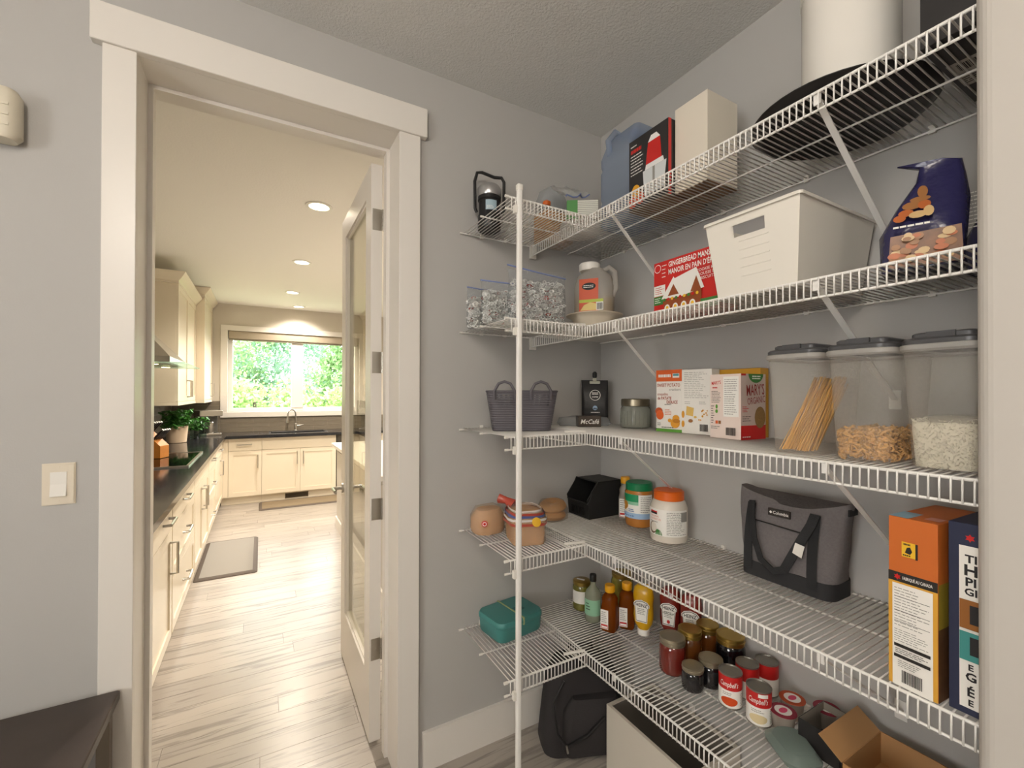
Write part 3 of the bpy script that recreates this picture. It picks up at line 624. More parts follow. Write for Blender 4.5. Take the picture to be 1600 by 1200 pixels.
for k in range(3): MB().box(-0.10, -0.0605, 0.03+0.026*k, 0.095, -0.0585, 0.036+0.026*k).build('rib', mat('offwhite_plastic', '#d3cbb8'), dv)
bn = thing('hall_bench', 'dark wood hall bench with square metal legs by the switch wall', 'bench', (-0.95, 1.43, 0))
M_dk = mat('espresso_wood', '#3d332e', 0.4, vary=0.25, vscale=14)
MB().bevbox(-0.60, -0.23, 0.596, 0.605, 0.215, 0.623, 0.003).build('top', M_dk, bn)
M_edge = mat('bench_metal', '#7d7468', 0.35, 0.7)
for x in (-0.575, 0.577):
    for y in (-0.21, 0.19): MB().box(x-0.014, y-0.014, 0, x+0.014, y+0.014, 0.595).build('leg', M_edge, bn)
    MB().box(x-0.012, -0.196, 0.565, x+0.012, 0.176, 0.595).build('cross_bar', M_edge, bn)
for k in range(4): MB().box(-0.56, -0.2+0.1*k, 0.15, 0.56, -0.2+0.1*k+0.085, 0.168).build('lower_slat', M_dk, bn)

# ================================================================== WIRE SHELVES
WR = 0.0019
SP = 0.0149
def wire_mesh(ln):
    """one wire: flat run of length ln along +x to the front rail at x=0, then bent down over it"""
    return MB().tube([(ln, 0, 0.002), (0.002, 0, 0.002), (-0.0038, 0, -0.0005), (-0.0048, 0, -0.006), (-0.0048, 0, -LIP-0.002)], WR, 5).mesh('wire', M_wire)
WM_R = wire_mesh(XC-XF-0.006); WM_L = wire_mesh(D-YL-0.006)
LBL = {1: 'topmost', 2: 'second', 3: 'middle', 4: 'fourth', 5: 'lowest'}
SIT = {1: 'holding the blue jug', 2: 'holding the big white bin', 3: 'holding the cereal containers', 4: 'holding the gray cooler bag', 5: 'holding the cans and jars'}
SITL = {1: 'holding the black lantern', 2: 'holding bags of pull tabs', 3: 'holding the gray woven basket', 4: 'holding the bread', 5: 'holding the teal lunch box'}
BR = {1: ((0.505, 0.01), (1.17, 0.07)), 2: ((0.5075, 0.003), (1.145, 0.085)), 3: ((0.49, 0.02), (1.11, 0.08)), 4: ((0.50, 0.0), (1.14, 0.0)), 5: ((0.50, 0.0), (1.14, 0.0))}   # front position, splay to the wall
for k in range(1, 6):
    z = Z[k]
    t = thing('wire_shelf', 'long white wire shelf %s' % SIT[k], 'shelf', (XF, YN+0.004, z), 0, 'long wire shelves'); Ln = D-0.004-(YN+0.004)
    for nm, x, zz, r_ in (('front_rail', 0, 0, 0.0033), ('lower_rail', -0.002, -LIP, 0.0028), ('middle_rail', 0.20, -0.0022, 0.0026), ('back_rail', XC-XF-0.009, -0.0022, 0.0026)):
        MB().tube([(x, 0, zz), (x, Ln, zz)], r_, 8).build(nm, M_wire, t)
    n = int(Ln/SP)
    for i in range(n):
        o = link('wire', WM_R, t); o.location = (0, 0.006+i*SP, 0)
    for y, sl in BR[k]:
        y -= YN+0.004; mb = MB()
        a, b = Vector((0.004, y, -0.012)), Vector((XC-XF-0.004, y+sl, -0.265)); u = (b-a).normalized(); nrm = Vector((u.z, 0, -u.x))
        w_, th = Vector((0, 0.0065, 0)), nrm*0.0016; mb.add([a-w_-th, a+w_-th, a+w_+th, a-w_+th, b-w_-th, b+w_-th, b+w_+th, b-w_+th], [(0, 1, 2, 3), (7, 6, 5, 4), (0, 4, 5, 1), (1, 5, 6, 2), (2, 6, 7, 3), (3, 7, 4, 0)])
        s_ = mb.build('support_brace', M_wire, t)
        MB().cbox(0.0055, y, -0.012, 0.004, 0.014, 0.026).build('hook', M_wire, s_)
        fp = MB().rloft([(0.030, 0.022, 0.010, 0), (0.030, 0.022, 0.010, 0.05)], 0, 0).build('foot_plate', M_wire, s_)
        fp.location = (XC-XF-0.003, y+sl, -0.29); fp.scale = (0.12, 1.2, 1)
    for y in (0.43, 0.72, 1.0, 1.27, 1.5):
        MB().cbox(XC-XF-0.006, y-YN, 0.002, 0.010, 0.014, 0.020).build('wall_clip', M_white, t)
    MB().cbox(0.004, Ln-0.004, -0.024, 0.03, 0.012, 0.062).build('end_bracket', M_white, t)
    # short shelf along the door wall
    t = thing('wire_shelf', 'short white wire shelf %s' % SITL[k], 'shelf', (XL, YL, z), 0, 'short wire shelves'); Lx = XF-0.007-XL
    for nm, y, zz, r_ in (('front_rail', 0, 0, 0.0036), ('lower_rail', -0.002, -LIP, 0.0028), ('middle_rail', 0.19, -0.0022, 0.0026), ('back_rail', D-YL-0.009, -0.0022, 0.0028)):
        o = MB().tube([(-0.004, y, zz), (Lx, y, zz)], r_, 8).build(nm, M_wire, t)
        MB().tube([(-0.010, y, zz), (0.003, y, zz)], r_+0.0014, 8).build('end_cap', M_white, o)
    n = int(Lx/SP)
    for i in range(n):
        o = link('wire', WM_L, t); o.rotation_euler = (0, 0, R(90)); o.location = (0.012+i*SP, 0, 0)
    for x in (0.09, 0.2): MB().cbox(x, D-YL-0.006, 0.003, 0.014, 0.010, 0.020).build('wall_clip', M_white, t)
    MB().tube([(Lx-0.075, 0.03, 0.006), (Lx+0.006, 0.012, 0.006)], 0.0055, 8).build('joiner_clip', M_white, t)
ps = thing('shelf_post', 'white vertical pole carrying the short wire shelves', 'post', (0.7465, YL-0.0145, 0))
MB().rloft([(0.0175, 0.0155, 0.004, 0.012), (0.0175, 0.0155, 0.004, 2.150)], n=3).build('pole', M_wire, ps)
MB().rloft([(0.021, 0.019, 0.004, 2.146), (0.021, 0.019, 0.004, 2.163), (0.015, 0.013, 0.004, 2.166)], n=3).build('cap', M_white, ps)
MB().rloft([(0.03, 0.03, 0.006, 0), (0.022, 0.02, 0.004, 0.014)], n=3).build('foot', M_white, ps)
for k in range(1, 6): MB().cbox(-0.013, 0.003, Z[k]-LIP-0.002, 0.012, 0.014, 0.026).build('clip', M_white, ps)

# ================================================================== item builders
def carton(name, label, cat, c, size, rz, m, k=None, z=None, group=None):
    """box thing: centre c=(x,y) on shelf k, size (w,d,h), front = local -Y"""
    zz = Z[k]+0.0045 if z is None else z
    t = thing(name, label, cat, (c[0], c[1], zz), rz, group); w_, d_, h_ = size
    MB().bevbox(-w_/2, -d_/2, 0, w_/2, d_/2, h_, 0.0008).build('carton', m, t)
    return t
def jar(name, label, cat, x, y, k, prof, m, lid=None, lidm=None, rz=0, group=None, n=28, fill=None, fillm=None, body='glass_jar', z=None):
    t = thing(name, label, cat, (x, y, Z[k]+0.0045 if z is None else z), rz, group)
    MB().lathe(prof, n).build(body, m, t)
    if fill: MB().lathe(fill, n).build('contents', fillm, t)
    if lid: MB().lathe(lid, n).build('lid', lidm, t)
    return t
def crumple(mb, amp, freq, seed):
    off = Vector((seed*3.1, seed*1.7, seed*0.9)); out = []
    zmin = min(v[2] for v in mb.v)
    for v in mb.v:
        q = Vector(v); d = q+noise.noise_vector(q*freq+off)*amp; out.append((d.x, d.y, max(d.z, zmin)))
    mb.v = out; return mb
def ridged(r, z0, z1, n, a=0.0012):
    """ribbed side profile for lids"""
    return [(r+(a if i % 2 else 0), z0+(z1-z0)*i/n) for i in range(n+1)]

# ================================================================== TOP SHELF
S1 = Z[1]+0.0045
ln = thing('camp_lantern', 'black and silver camping lantern with folding handle', 'lantern', (0.805, 1.605, S1), -20)
MB().lathe([(0.044, 0), (0.047, 0.004), (0.047, 0.06), (0.043, 0.066), (0.043, 0.118), (0.047, 0.122), (0.047, 0.136)], 28).build('body', M_black, ln)
MB().lathe([(0.047, 0.136), (0.049, 0.140), (0.049, 0.168), (0.040, 0.182), (0.02, 0.188), (0, 0.189)], 28).build('cap', mat('silver_cap', '#b9b9ba', 0.3, 0.8), ln)
MB().tube([(-0.052, 0, 0.075), (-0.058, 0, 0.09), (-0.060, 0, 0.20), (-0.05, 0, 0.236), (-0.03, 0, 0.238), (0.02, 0, 0.222), (0.05, 0, 0.222), (0.060, 0, 0.205), (0.060, 0, 0.09), (0.052, 0, 0.075)], 0.0065, 8).build('handle', M_black, ln)
fc_ = Face(ln, 'C', 0, 0, 0, 0.0435, -90)
fc_.rect(-0.02, 0.072, 0.026, 0.112, mat('lantern_sticker', '#9fb7c4', 0.4), 'sticker'); fc_.lines(-0.016, 0.076, 0.02, 0.09, 3, M_wt)
kb_ = carton('kraft_box', 'brown kraft cardboard box at the wall end of the top shelf', 'box', (1.125, 1.61), (0.14, 0.10, 0.13), 0, M_kraft, 1)
MB().box(-0.002, -0.0505, 0, 0.002, -0.05, 0.13).build('seam', mat('kraft_dark', '#7c5a36', 0.7), kb_)
cb = thing('plastic_bag', 'crumpled clear bag with orange print on the kraft box', 'bag', (1.12, 1.61, S1+0.131))
M_film = film('clear_film', '#dfe3e6', 0.72, 0.32, 0.3)
crumple(MB().lathe([(0.02, 0.0), (0.055, 0.008), (0.07, 0.045), (0.06, 0.09), (0.035, 0.115), (0.006, 0.13)], 20, sx=1.1, sy=0.65), 0.012, 28, 2).build('film', M_film, cb)
MB().lathe([(0.0, 0.02), (0.018, 0.024), (0.02, 0.04), (0.0, 0.055)], 12, -0.045, -0.02).build('printed_mark', mat('orange_print', '#d8651d', 0.5), cb)
pl_ = thing('paper_plates', 'stack of white paper plates near the blue jug', 'plates', (1.165, 1.475, S1))
for i in range(8): MB().lathe([(0.045, 0.002+0.0045*i), (0.058, 0.003+0.0045*i), (0.082, 0.013+0.0045*i), (0.083, 0.0145+0.0045*i), (0.058, 0.005+0.0045*i), (0, 0.004+0.0045*i)], 24, smooth=False).build('plate', M_paper, pl_)
np_ = carton('napkin_pack', 'green and white pack of paper napkins on the plates', 'napkins', (1.165, 1.46), (0.125, 0.115, 0.075), -35, mat('napkin_paper', '#dcdcd2', 0.7, bump=0.5, bscale=60), 1, z=S1+0.051)
MB().box(-0.0635, -0.0585, 0.0, -0.02, 0.0585, 0.0765).build('wrapper', mat('green_wrap', '#4f8f4a', 0.35), np_)
for i in range(9): MB().box(-0.02, -0.0583, 0.006+0.0075*i, 0.0632, -0.0575, 0.0075+0.0075*i).build('napkin_edge', M_gray, np_)
fb = thing('plastic_bag', 'folded zip bag with blue seal leaning on the napkin pack', 'bag', (1.13, 1.50, S1+0.13), 25)
mb = MB(); NXg = 10
gv = [(-0.10+0.20*i/NXg, -0.04+0.07*j/6+0.01*math.sin(i), 0.0+0.075*(i/NXg)+0.055*j/6+0.008*math.sin(i*1.3+j)) for j in range(7) for i in range(NXg+1)]
mb.add(gv, [(j*(NXg+1)+i, j*(NXg+1)+i+1, (j+1)*(NXg+1)+i+1, (j+1)*(NXg+1)+i) for j in range(6) for i in range(NXg)], True); mb.build('film', film('milky_film', '#e4e6e6', 0.12, 0.2), fb)
MB().tube([gv[i] for i in range(NXg+1)], 0.003, 6).build('zip_seal', mat('blue_zip', '#7f8fc4', 0.4), fb)
jg = thing('water_jug', 'blue translucent water jug with molded handle', 'water jug', (1.275, 1.284, S1))
M_blue = film('blue_polycarbonate', '#c6d3e6', 0.5, 0.08, 0.6)
MB().rloft([(0.17, 0.17, 0.03, 0.0), (0.19, 0.19, 0.035, 0.012), (0.19, 0.19, 0.035, 0.09), (0.182, 0.182, 0.035, 0.105), (0.19, 0.19, 0.035, 0.12), (0.19, 0.19, 0.035, 0.22), (0.18, 0.18, 0.035, 0.235), (0.188, 0.188, 0.035, 0.25), (0.186, 0.186, 0.03, 0.275), (0.11, 0.17, 0.02, 0.36), (0.10, 0.16, 0.02, 0.365)], n=5).build('body', M_blue, jg)
MB().tube([(-0.085, 0.03, 0.275), (-0.095, 0.03, 0.33), (-0.06, 0.03, 0.375), (-0.01, 0.03, 0.365)], 0.012, 10).build('handle', M_blue, jg)
MB().lathe([(0.03, 0.36), (0.033, 0.363), (0.033, 0.382), (0.03, 0.385)], 20, 0.02, 0).build('cap', mat('blue_cap', '#5470a8', 0.4), jg)
fpb = carton('appliance_box', 'black appliance carton showing a red food chopper', 'box', (1.262, 1.094), (0.178, 0.20, 0.252), -90, mat('black_card', '#2c2a2a', 0.4), 1)
f = Face(fpb, 'F', 0.178, 0.20, 0.252)
M_dred = mat('chopper_red', '#c02420', 0.3); M_bowl = mat('bowl_print', '#cfd3d4', 0.4)
f.lines(0.01, 0.202, 0.075, 0.218, 1, M_dred, 0.8, 11); f.lines(0.01, 0.222, 0.05, 0.234, 1, M_wt, seed=4); f.lines(0.01, 0.12, 0.07, 0.198, 7, M_wt, 0.3, 5)
f.poly([(0.075, 0.03), (0.16, 0.03), (0.172, 0.118), (0.068, 0.118)], M_bowl, 'bowl_picture'); f.rect(0.112, 0.035, 0.122, 0.118, M_gray, 'blade_picture')
f.poly([(0.078, 0.118), (0.162, 0.118), (0.158, 0.135), (0.083, 0.135)], mat('white_print', '#e8e8e6', 0.4), 'lid_picture')
f.poly([(0.082, 0.135), (0.152, 0.135), (0.146, 0.205), (0.130, 0.222), (0.104, 0.222), (0.092, 0.205)], M_dred, 'motor_picture'); f.poly([(0.092, 0.208), (0.146, 0.208), (0.130, 0.228), (0.106, 0.228)], mat('white_print', '#e8e8e6'), 'motor_top_picture')
f.ell(0.035, 0.055, 0.022, 0.03, mat('pepper_yellow', '#dca22c', 0.4), 'pepper_picture'); f.ell(0.022, 0.028, 0.02, 0.022, mat('pepper_red', '#c8431f', 0.4), 'pepper_picture'); f.ell(0.058, 0.03, 0.018, 0.02, mat('pepper_red', '#c8431f'), 'pepper_picture')
Face(fpb, 'R', 0.178, 0.20, 0.252).rect(0, 0, 0.014, 0.252, M_dred, 'spine_stripe')
MB().box(-0.0885, -0.0995, -0.0007, 0.0885, 0.0995, 0.0003).build('base_flap', mat('card_brown', '#8a6f55', 0.7), fpb)
wbx = carton('tall_white_box', 'plain tall white carton on the top shelf', 'box', (1.265, 0.940), (0.122, 0.15, 0.28), -90, mat('ivory_card', '#ddd5c6', 0.5), 1)
MB().box(-0.0605, -0.0745, -0.0007, 0.0605, 0.0745, 0.0003).build('base_flap', mat('card_brown', '#8a6f55'), wbx)
pn = thing('roasting_pan', 'large shallow black oval roasting pan under the white canister', 'pan', (1.232, 0.545, S1), 0)
M_pan = mat('black_enamel', '#1d1b1a', 0.35)
MB().lathe([(0.0, 0.0), (0.165, 0.0), (0.178, 0.006), (0.188, 0.018), (0.194, 0.020), (0.194, 0.022), (0.184, 0.021), (0.174, 0.009), (0.163, 0.004), (0.0, 0.004)], 40, sx=1.0, sy=0.97).build('pan', M_pan, pn)
cy = thing('white_canister', 'tall glossy white cylinder standing in the black pan', 'canister', (1.22, 0.515, S1+0.0045))
MB().lathe([(0.088, 0), (0.096, 0.005), (0.096, 0.30), (0.090, 0.305)], 36).build('body', mat('gloss_white', '#e2ded6', 0.15), cy); MB().lathe([(0.098, 0.30), (0.099, 0.33), (0.09, 0.335)], 36).build('lid', M_white, cy)
bb_ = carton('black_carton', 'black carton with white shipping label beside the roasting pan', 'box', (1.25, 0.302), (0.09, 0.30, 0.24), -90, mat('black_card', '#2c2a2a'), 1)
f = Face(bb_, 'U', 0.09, 0.30, 0.24); f.rect(0.008, 0.09, 0.082, 0.20, mat('label_gray', '#b5b0a8', 0.5), 'shipping_label'); f.lines(0.014, 0.10, 0.076, 0.15, 6, M_ink, 0.4, 3); f.barcode(0.02, 0.16, 0.07, 0.19, M_ink)

# ================================================================== SECOND SHELF
S2 = Z[2]+0.0045
M_zip = mat('blue_zip', '#7f8fc4', 0.4); M_alu = mat('aluminum_tab', '#efeeea', 0.25, 0.0); M_tabr = mat('red_tab', '#b5392c', 0.35, 0.5)
M_bagf = film('freezer_bag', '#e9edf0', 0.88, 0.32, 0.3)
def tab_mesh():
    return [(0.011*math.cos(R(a))*s_, 0.007*math.sin(R(a))*s_, 0) for s_ in (1.0, 0.55) for a in range(0, 360, 60)]
TAB = tab_mesh(); TABF = [(i, (i+1) % 6, 6+(i+1) % 6, 6+i) for i in range(6)]
def zipbag(x, y, w_, d_, h_, hf, rz, label, slabel, seed, tilt):
    t = thing('zip_bag', label, 'bag', (x, y, S2), rz)
    crumple(MB().rloft([(w_*0.9, d_*0.7, d_*0.3, 0.0), (w_, d_, d_*0.42, 0.012), (w_*1.02, d_*1.02, d_*0.42, hf*0.6), (w_, d_*0.8, d_*0.35, hf), (w_*1.04, d_*0.25, d_*0.1, hf+(h_-hf)*0.6), (w_*1.08, 0.006, 0.002, h_)], n=4, cap=(True, False)), 0.004, 40, seed).build('film', M_bagf, t)
    MB().tube([(-w_*0.54, 0, h_+tilt*0.5), (0, 0.004, h_), (w_*0.54, 0, h_-tilt*0.5)], 0.0028, 6).build('zip_seal', M_zip, t)
    rnd = random.Random(seed); mb = MB(); mr = MB()
    for i in range(1000):
        q = Vector((rnd.uniform(-0.47, 0.47)*w_, rnd.choice((rnd.uniform(-0.46, -0.3), rnd.uniform(-0.46, 0.42)))*d_, rnd.uniform(0.008, hf*0.97)))
        if abs(q.x) > w_*0.40: q.y *= 0.6
        if q.z > hf*0.8: q.y *= 0.7
        rot = Matrix.Rotation(rnd.uniform(0, 6.28), 3, 'Z') @ Matrix.Rotation(rnd.uniform(0, 6.28), 3, 'X')
        (mr if rnd.random() < 0.04 else mb).add([q+rot @ Vector(v) for v in TAB], TABF)
    s_ = mb.build('pull_tabs', M_alu); s_.location = t.location; s_.rotation_euler = t.rotation_euler; tag(s_, slabel, 'pull tabs', kind='stuff')
    o = mr.build('colored_tabs', M_tabr, s_); tag(o, kind='stuff')
zipbag(0.905, 1.40, 0.225, 0.075, 0.205, 0.17, -8, 'biggest zip bag of can tabs with tilted blue seal', 'silver pull tabs filling the biggest zip bag', 21, 0.03)
zipbag(0.800, 1.50, 0.15, 0.07, 0.175, 0.14, -5, 'zip bag of can tabs between two others', 'silver pull tabs in the zip bag between two others', 22, 0.0)
zipbag(0.765, 1.60, 0.115, 0.07, 0.165, 0.125, 5, 'small zip bag of can tabs against the wall', 'silver pull tabs in the small zip bag by the wall', 23, 0.0)
bw = thing('cream_bowl', 'cream plastic bowl under the popcorn jug', 'bowl', (1.20, 1.42, S2))
M_cream = mat('cream_plastic', '#d8cdb9', 0.35)
MB().lathe([(0.0, 0.0), (0.062, 0.0), (0.066, 0.008), (0.09, 0.05), (0.096, 0.058), (0.116, 0.066), (0.117, 0.069), (0.094, 0.063), (0.062, 0.012), (0, 0.012)], 40).build('bowl', M_cream, bw)
jgp = thing('popcorn_jug', 'clear handled jug of popcorn kernels with orange label', 'jug', (1.20, 1.42, S2+0.014), -52)
M_pet = film('clear_pet', '#ebe8e2', 0.55, 0.08, 0.5)
MB().rloft([(0.10, 0.085, 0.03, 0.0), (0.125, 0.10, 0.035, 0.03), (0.158, 0.115, 0.04, 0.06), (0.160, 0.115, 0.04, 0.17), (0.14, 0.105, 0.045, 0.215), (0.085, 0.085, 0.042, 0.238), (0.078, 0.078, 0.039, 0.245)], n=6).build('body', M_pet, jgp)
MB().rloft([(0.095, 0.08, 0.03, 0.004), (0.12, 0.095, 0.035, 0.03), (0.150, 0.107, 0.04, 0.06), (0.150, 0.107, 0.04, 0.12)], n=6).build('kernels', mat('popcorn_kernels', '#b39a6c', 0.6, bump=1.0, bscale=180, vary=0.3, vscale=150), jgp)
MB().lathe([(0.041, 0.240), (0.043, 0.243), (0.043, 0.268), (0.039, 0.272)], 28, -0.02, 0).build('lid', M_white, jgp)
MB().tube([(0.03, 0, 0.235), (0.062, 0, 0.250), (0.084, 0, 0.228), (0.088, 0, 0.16), (0.074, 0, 0.13)], 0.011, 10).build('handle', M_pet, jgp)
f = Face(jgp, 'F', 0.16, 0.116, 0.2); M_olab = mat('orange_label', '#c4502b', 0.4)
f.rect(0.030, 0.065, 0.108, 0.196, M_olab, 'label'); f.rect(0.030, 0.10, 0.128, 0.112, mat('lime_print', '#a9b83a', 0.4), 'label_band'); f.ell(0.07, 0.165, 0.028, 0.015, M_ink, 'label_oval'); f.lines(0.048, 0.158, 0.092, 0.172, 2, M_wt, 0.4, 6)
f.poly([(0.035, 0.068), (0.105, 0.068), (0.10, 0.094), (0.075, 0.10), (0.05, 0.09)], mat('corn_print', '#dcc278', 0.5), 'popcorn_picture'); f.rect(0.100, 0.067, 0.128, 0.10, M_wt, 'barcode_panel'); f.barcode(0.103, 0.07, 0.126, 0.096, M_ink)
gb = carton('gingerbread_kit', 'red gingerbread mansion kit box with snowy house picture', 'box', (1.21, 0.945), (0.255, 0.08, 0.19), -90, mat('red_card', '#c22823', 0.4), 2)
f = Face(gb, 'F', 0.255, 0.08, 0.19); M_snow = mat('snow_print', '#eceae4', 0.5); M_ging = mat('ginger_print', '#8f4a24', 0.5)
f.text('GINGERBREAD MANSION', 0.155, 0.165, 0.017, M_wt, 0.185, 0.02); f.text('MANOIR EN PAIN D\u2019\u00c9PICE', 0.155, 0.140, 0.017, M_wt, 0.185, 0.02); f.text('COOKIE KIT', 0.205, 0.122, 0.009, M_wt, 0.08); f.text('TROUSSE DE', 0.205, 0.109, 0.009, M_wt, 0.08); f.text('BISCUITS', 0.21, 0.096, 0.009, M_wt, 0.07)
f.ell(0.018, 0.168, 0.014, 0.014, M_wt, 'seal'); f.ell(0.018, 0.168, 0.012, 0.012, M_red, 'seal'); f.lines(0.036, 0.13, 0.056, 0.18, 4, M_wt, 0.2, 2)
f.rect(0.003, 0.075, 0.05, 0.11, M_snow, 'banner'); f.lines(0.008, 0.08, 0.046, 0.106, 4, M_red, 0.35, 8); f.rect(0.003, 0.045, 0.042, 0.073, M_green, 'banner'); f.lines(0.007, 0.05, 0.038, 0.07, 3, M_wt, 0.35, 9)
f.rect(0.045, 0.008, 0.19, 0.07, M_ging, 'house_picture'); f.poly([(0.035, 0.062), (0.085, 0.128), (0.128, 0.066), (0.12, 0.058)], M_snow, 'snow_roof_picture'); f.poly([(0.062, 0.068), (0.085, 0.104), (0.106, 0.068)], M_ging, 'gable_picture')
f.poly([(0.085, 0.12), (0.172, 0.138), (0.20, 0.07), (0.125, 0.06)], M_snow, 'snow_roof_picture'); f.poly([(0.15, 0.065), (0.172, 0.112), (0.19, 0.065)], M_ging, 'gable_picture')
for i in range(4): f.ell(0.06+0.033*i, 0.028, 0.011, 0.013, M_snow, 'window_picture'); f.ell(0.06+0.033*i, 0.028, 0.006, 0.008, M_yel, 'window_picture')
for i in range(9): f.ell(0.05+0.016*i, 0.057, 0.005, 0.005, (M_green, M_red, M_yel)[i % 3], 'candy_picture')
f.rect(0.19, 0.006, 0.25, 0.035, M_green, 'tree_picture'); f.ell(0.02, 0.022, 0.014, 0.018, M_red, 'bow_picture')
wb = thing('storage_bin', 'large white plastic bin with handle slot', 'bin', (1.245, 0.668, S2), -90)
M_bin = mat('white_bin_plastic', '#e4dfd5', 0.35)
bw0, bd0, bw1, bd1, bh = 0.205, 0.31, 0.245, 0.365, 0.205
mb = MB()
def ringp(w_, d_, z_): return [(-w_/2, -d_/2, z_), (w_/2, -d_/2, z_), (w_/2, d_/2, z_), (-w_/2, d_/2, z_)]
o0, o1 = ringp(bw0, bd0, 0), ringp(bw1, bd1, bh); i0, i1 = ringp(bw0-0.008, bd0-0.008, 0.004), ringp(bw1-0.008, bd1-0.008, bh)
def wallq(a, b, c, d, mb, hole=None):
    A, B, C_, D_ = map(Vector, (a, b, c, d)); P = lambda u, v: (A*(1-u)+B*u)*(1-v)+(D_*(1-u)+C_*u)*v
    if not hole: mb.add([A, B, C_, D_], [(0, 1, 2, 3)]); return
    u0, u1, v0, v1 = hole
    for (ua, ub, va, vb) in ((0, u0, 0, 1), (u1, 1, 0, 1), (u0, u1, 0, v0), (u0, u1, v1, 1)): mb.add([P(ua, va), P(ub, va), P(ub, vb), P(ua, vb)], [(0, 1, 2, 3)])
hole = (0.30, 0.66, 0.74, 0.89)
for i in range(4): wallq(o0[i], o0[(i+1) % 4], o1[(i+1) % 4], o1[i], mb, hole if i in (0, 2) else None); wallq(i0[i], i0[(i+1) % 4], i1[(i+1) % 4], i1[i], mb, hole if i in (0, 2) else None)
mb.flat(o0); mb.flat(i0); mb.build('tub', M_bin, wb)
MB().rloft([(bw1-0.008, bd1-0.008, 0.006, bh-0.001), (bw1+0.012, bd1+0.012, 0.010, bh-0.004), (bw1+0.013, bd1+0.013, 0.011, bh+0.003), (bw1-0.006, bd1-0.006, 0.006, bh+0.006), (bw1-0.008, bd1-0.008, 0.006, bh-0.001)], n=4, cap=(False, False), smooth=False).build('rim', M_bin, wb)
for kk in range(5):
    z_ = 0.05+0.022*kk; y_ = -(bd0/2+(bd1-bd0)/2*z_/bh); MB().box(-0.032, y_-0.0012, z_, 0.045, y_+0.001, z_+0.0018).build('rib', M_bin, wb)
def snackbag(x, y, rz, w_, h_, d_, m, label, seed, lean=0.02):
    t = thing('snack_bag', label, 'bag', (x, y, S2), rz)
    crumple(MB().rloft([(w_*0.96, d_*0.9, d_*0.3, 0), (w_, d_, d_*0.45, 0.02), (w_, d_, d_*0.45, h_*0.35), (w_*0.84, d_*0.7, d_*0.3, h_*0.6, 0.012, lean*0.4), (w_*0.58, d_*0.4, d_*0.18, h_*0.82, 0.03, lean*0.8), (w_*0.46, 0.02, 0.008, h_*0.95, 0.026, lean), (w_*0.5, 0.006, 0.002, h_, -0.004, lean-0.01)], n=6), 0.008, 24, seed).build('pouch', m, t); return t
M_navy = mat('navy_foil', '#2b2a52', 0.22, bump=0.6, bscale=30, bdist=0.006)
tb = snackbag(1.20, 0.375, -70, 0.135, 0.235, 0.09, M_navy, 'crumpled navy snack bag with nut pictures', 4)
f = Face(tb, 'F', 0.135, 0.108, 0.2); M_nut = [mat('almond_print', '#9c6a3c', 0.35), mat('cashew_print', '#cfae7c', 0.35), mat('hazel_print', '#b5622f', 0.35)]
def bagat(x, z, e):
    t_ = z/0.235; d_ = 1.0 if t_ < 0.35 else 1.0-0.3*(t_-0.35)/0.25 if t_ < 0.6 else 0.7-0.3*(t_-0.6)/0.22
    return (x-0.0675, -0.045*d_+0.02*max(0, (t_-0.35)/0.47)*0.8-0.007-e, z)
f.at = bagat; rn = random.Random(4)
f.poly([(0.012, 0.004), (0.123, 0.004), (0.120, 0.074), (0.016, 0.070)], mat('nut_mix_print', '#7d5436', 0.35, vary=0.4, vscale=60), 'clear_window')
for i in range(34): f.ell(rn.uniform(0.02, 0.112), rn.uniform(0.012, 0.066), rn.uniform(0.006, 0.011), rn.uniform(0.004, 0.008), M_nut[i % 3], 'nut_picture', 10)
for x_, z_, r1, r2, k_ in ((0.04, 0.115, 0.012, 0.008, 2), (0.058, 0.108, 0.014, 0.008, 1), (0.05, 0.130, 0.016, 0.009, 0), (0.068, 0.128, 0.010, 0.010, 2), (0.062, 0.142, 0.016, 0.006, 0), (0.074, 0.112, 0.008, 0.012, 1), (0.066, 0.158, 0.008, 0.014, 0), (0.030, 0.104, 0.010, 0.008, 2)): f.ell(x_, z_, r1, r2, M_nut[k_], 'nut_picture', 12)
f.lines(0.02, 0.082, 0.075, 0.088, 1, M_wt, 0.7, 5, ragged=False)
tb2 = snackbag(1.33, 0.30, -85, 0.085, 0.20, 0.07, M_navy, 'dark snack bag tucked behind the nut bag', 9, 0.0)
f = Face(tb2, 'F', 0.085, 0.08, 0.2); f.lines(0.01, 0.09, 0.05, 0.17, 10, M_wt, 0.3, 2); f.text('KI', 0.042, 0.075, 0.010, M_wt, 0.07, 0.02, 0.2)

# ================================================================== MIDDLE SHELF
S3 = Z[3]+0.0045
bk = thing('woven_basket', 'dark gray woven plastic basket with two loop handles', 'basket', (0.888, 1.492, S3), -26)
M_bk = mat('gray_woven_plastic', '#57545a', 0.55)
rings = []; nb = 34
for j in range(nb+1):
    t_ = j/nb; g = 0.0022 if (j % 2) else 0.0
    rings.append((0.222+0.048*t_+g, 0.150+0.045*t_+g, 0.03, 0.150*t_))
def bskip(j, i):
    if not (24 <= j <= 31) or j % 2: return False
    k_ = i % 26; return i % 2 == 0 and (i in range(27, 38) or i in range(0, 11))
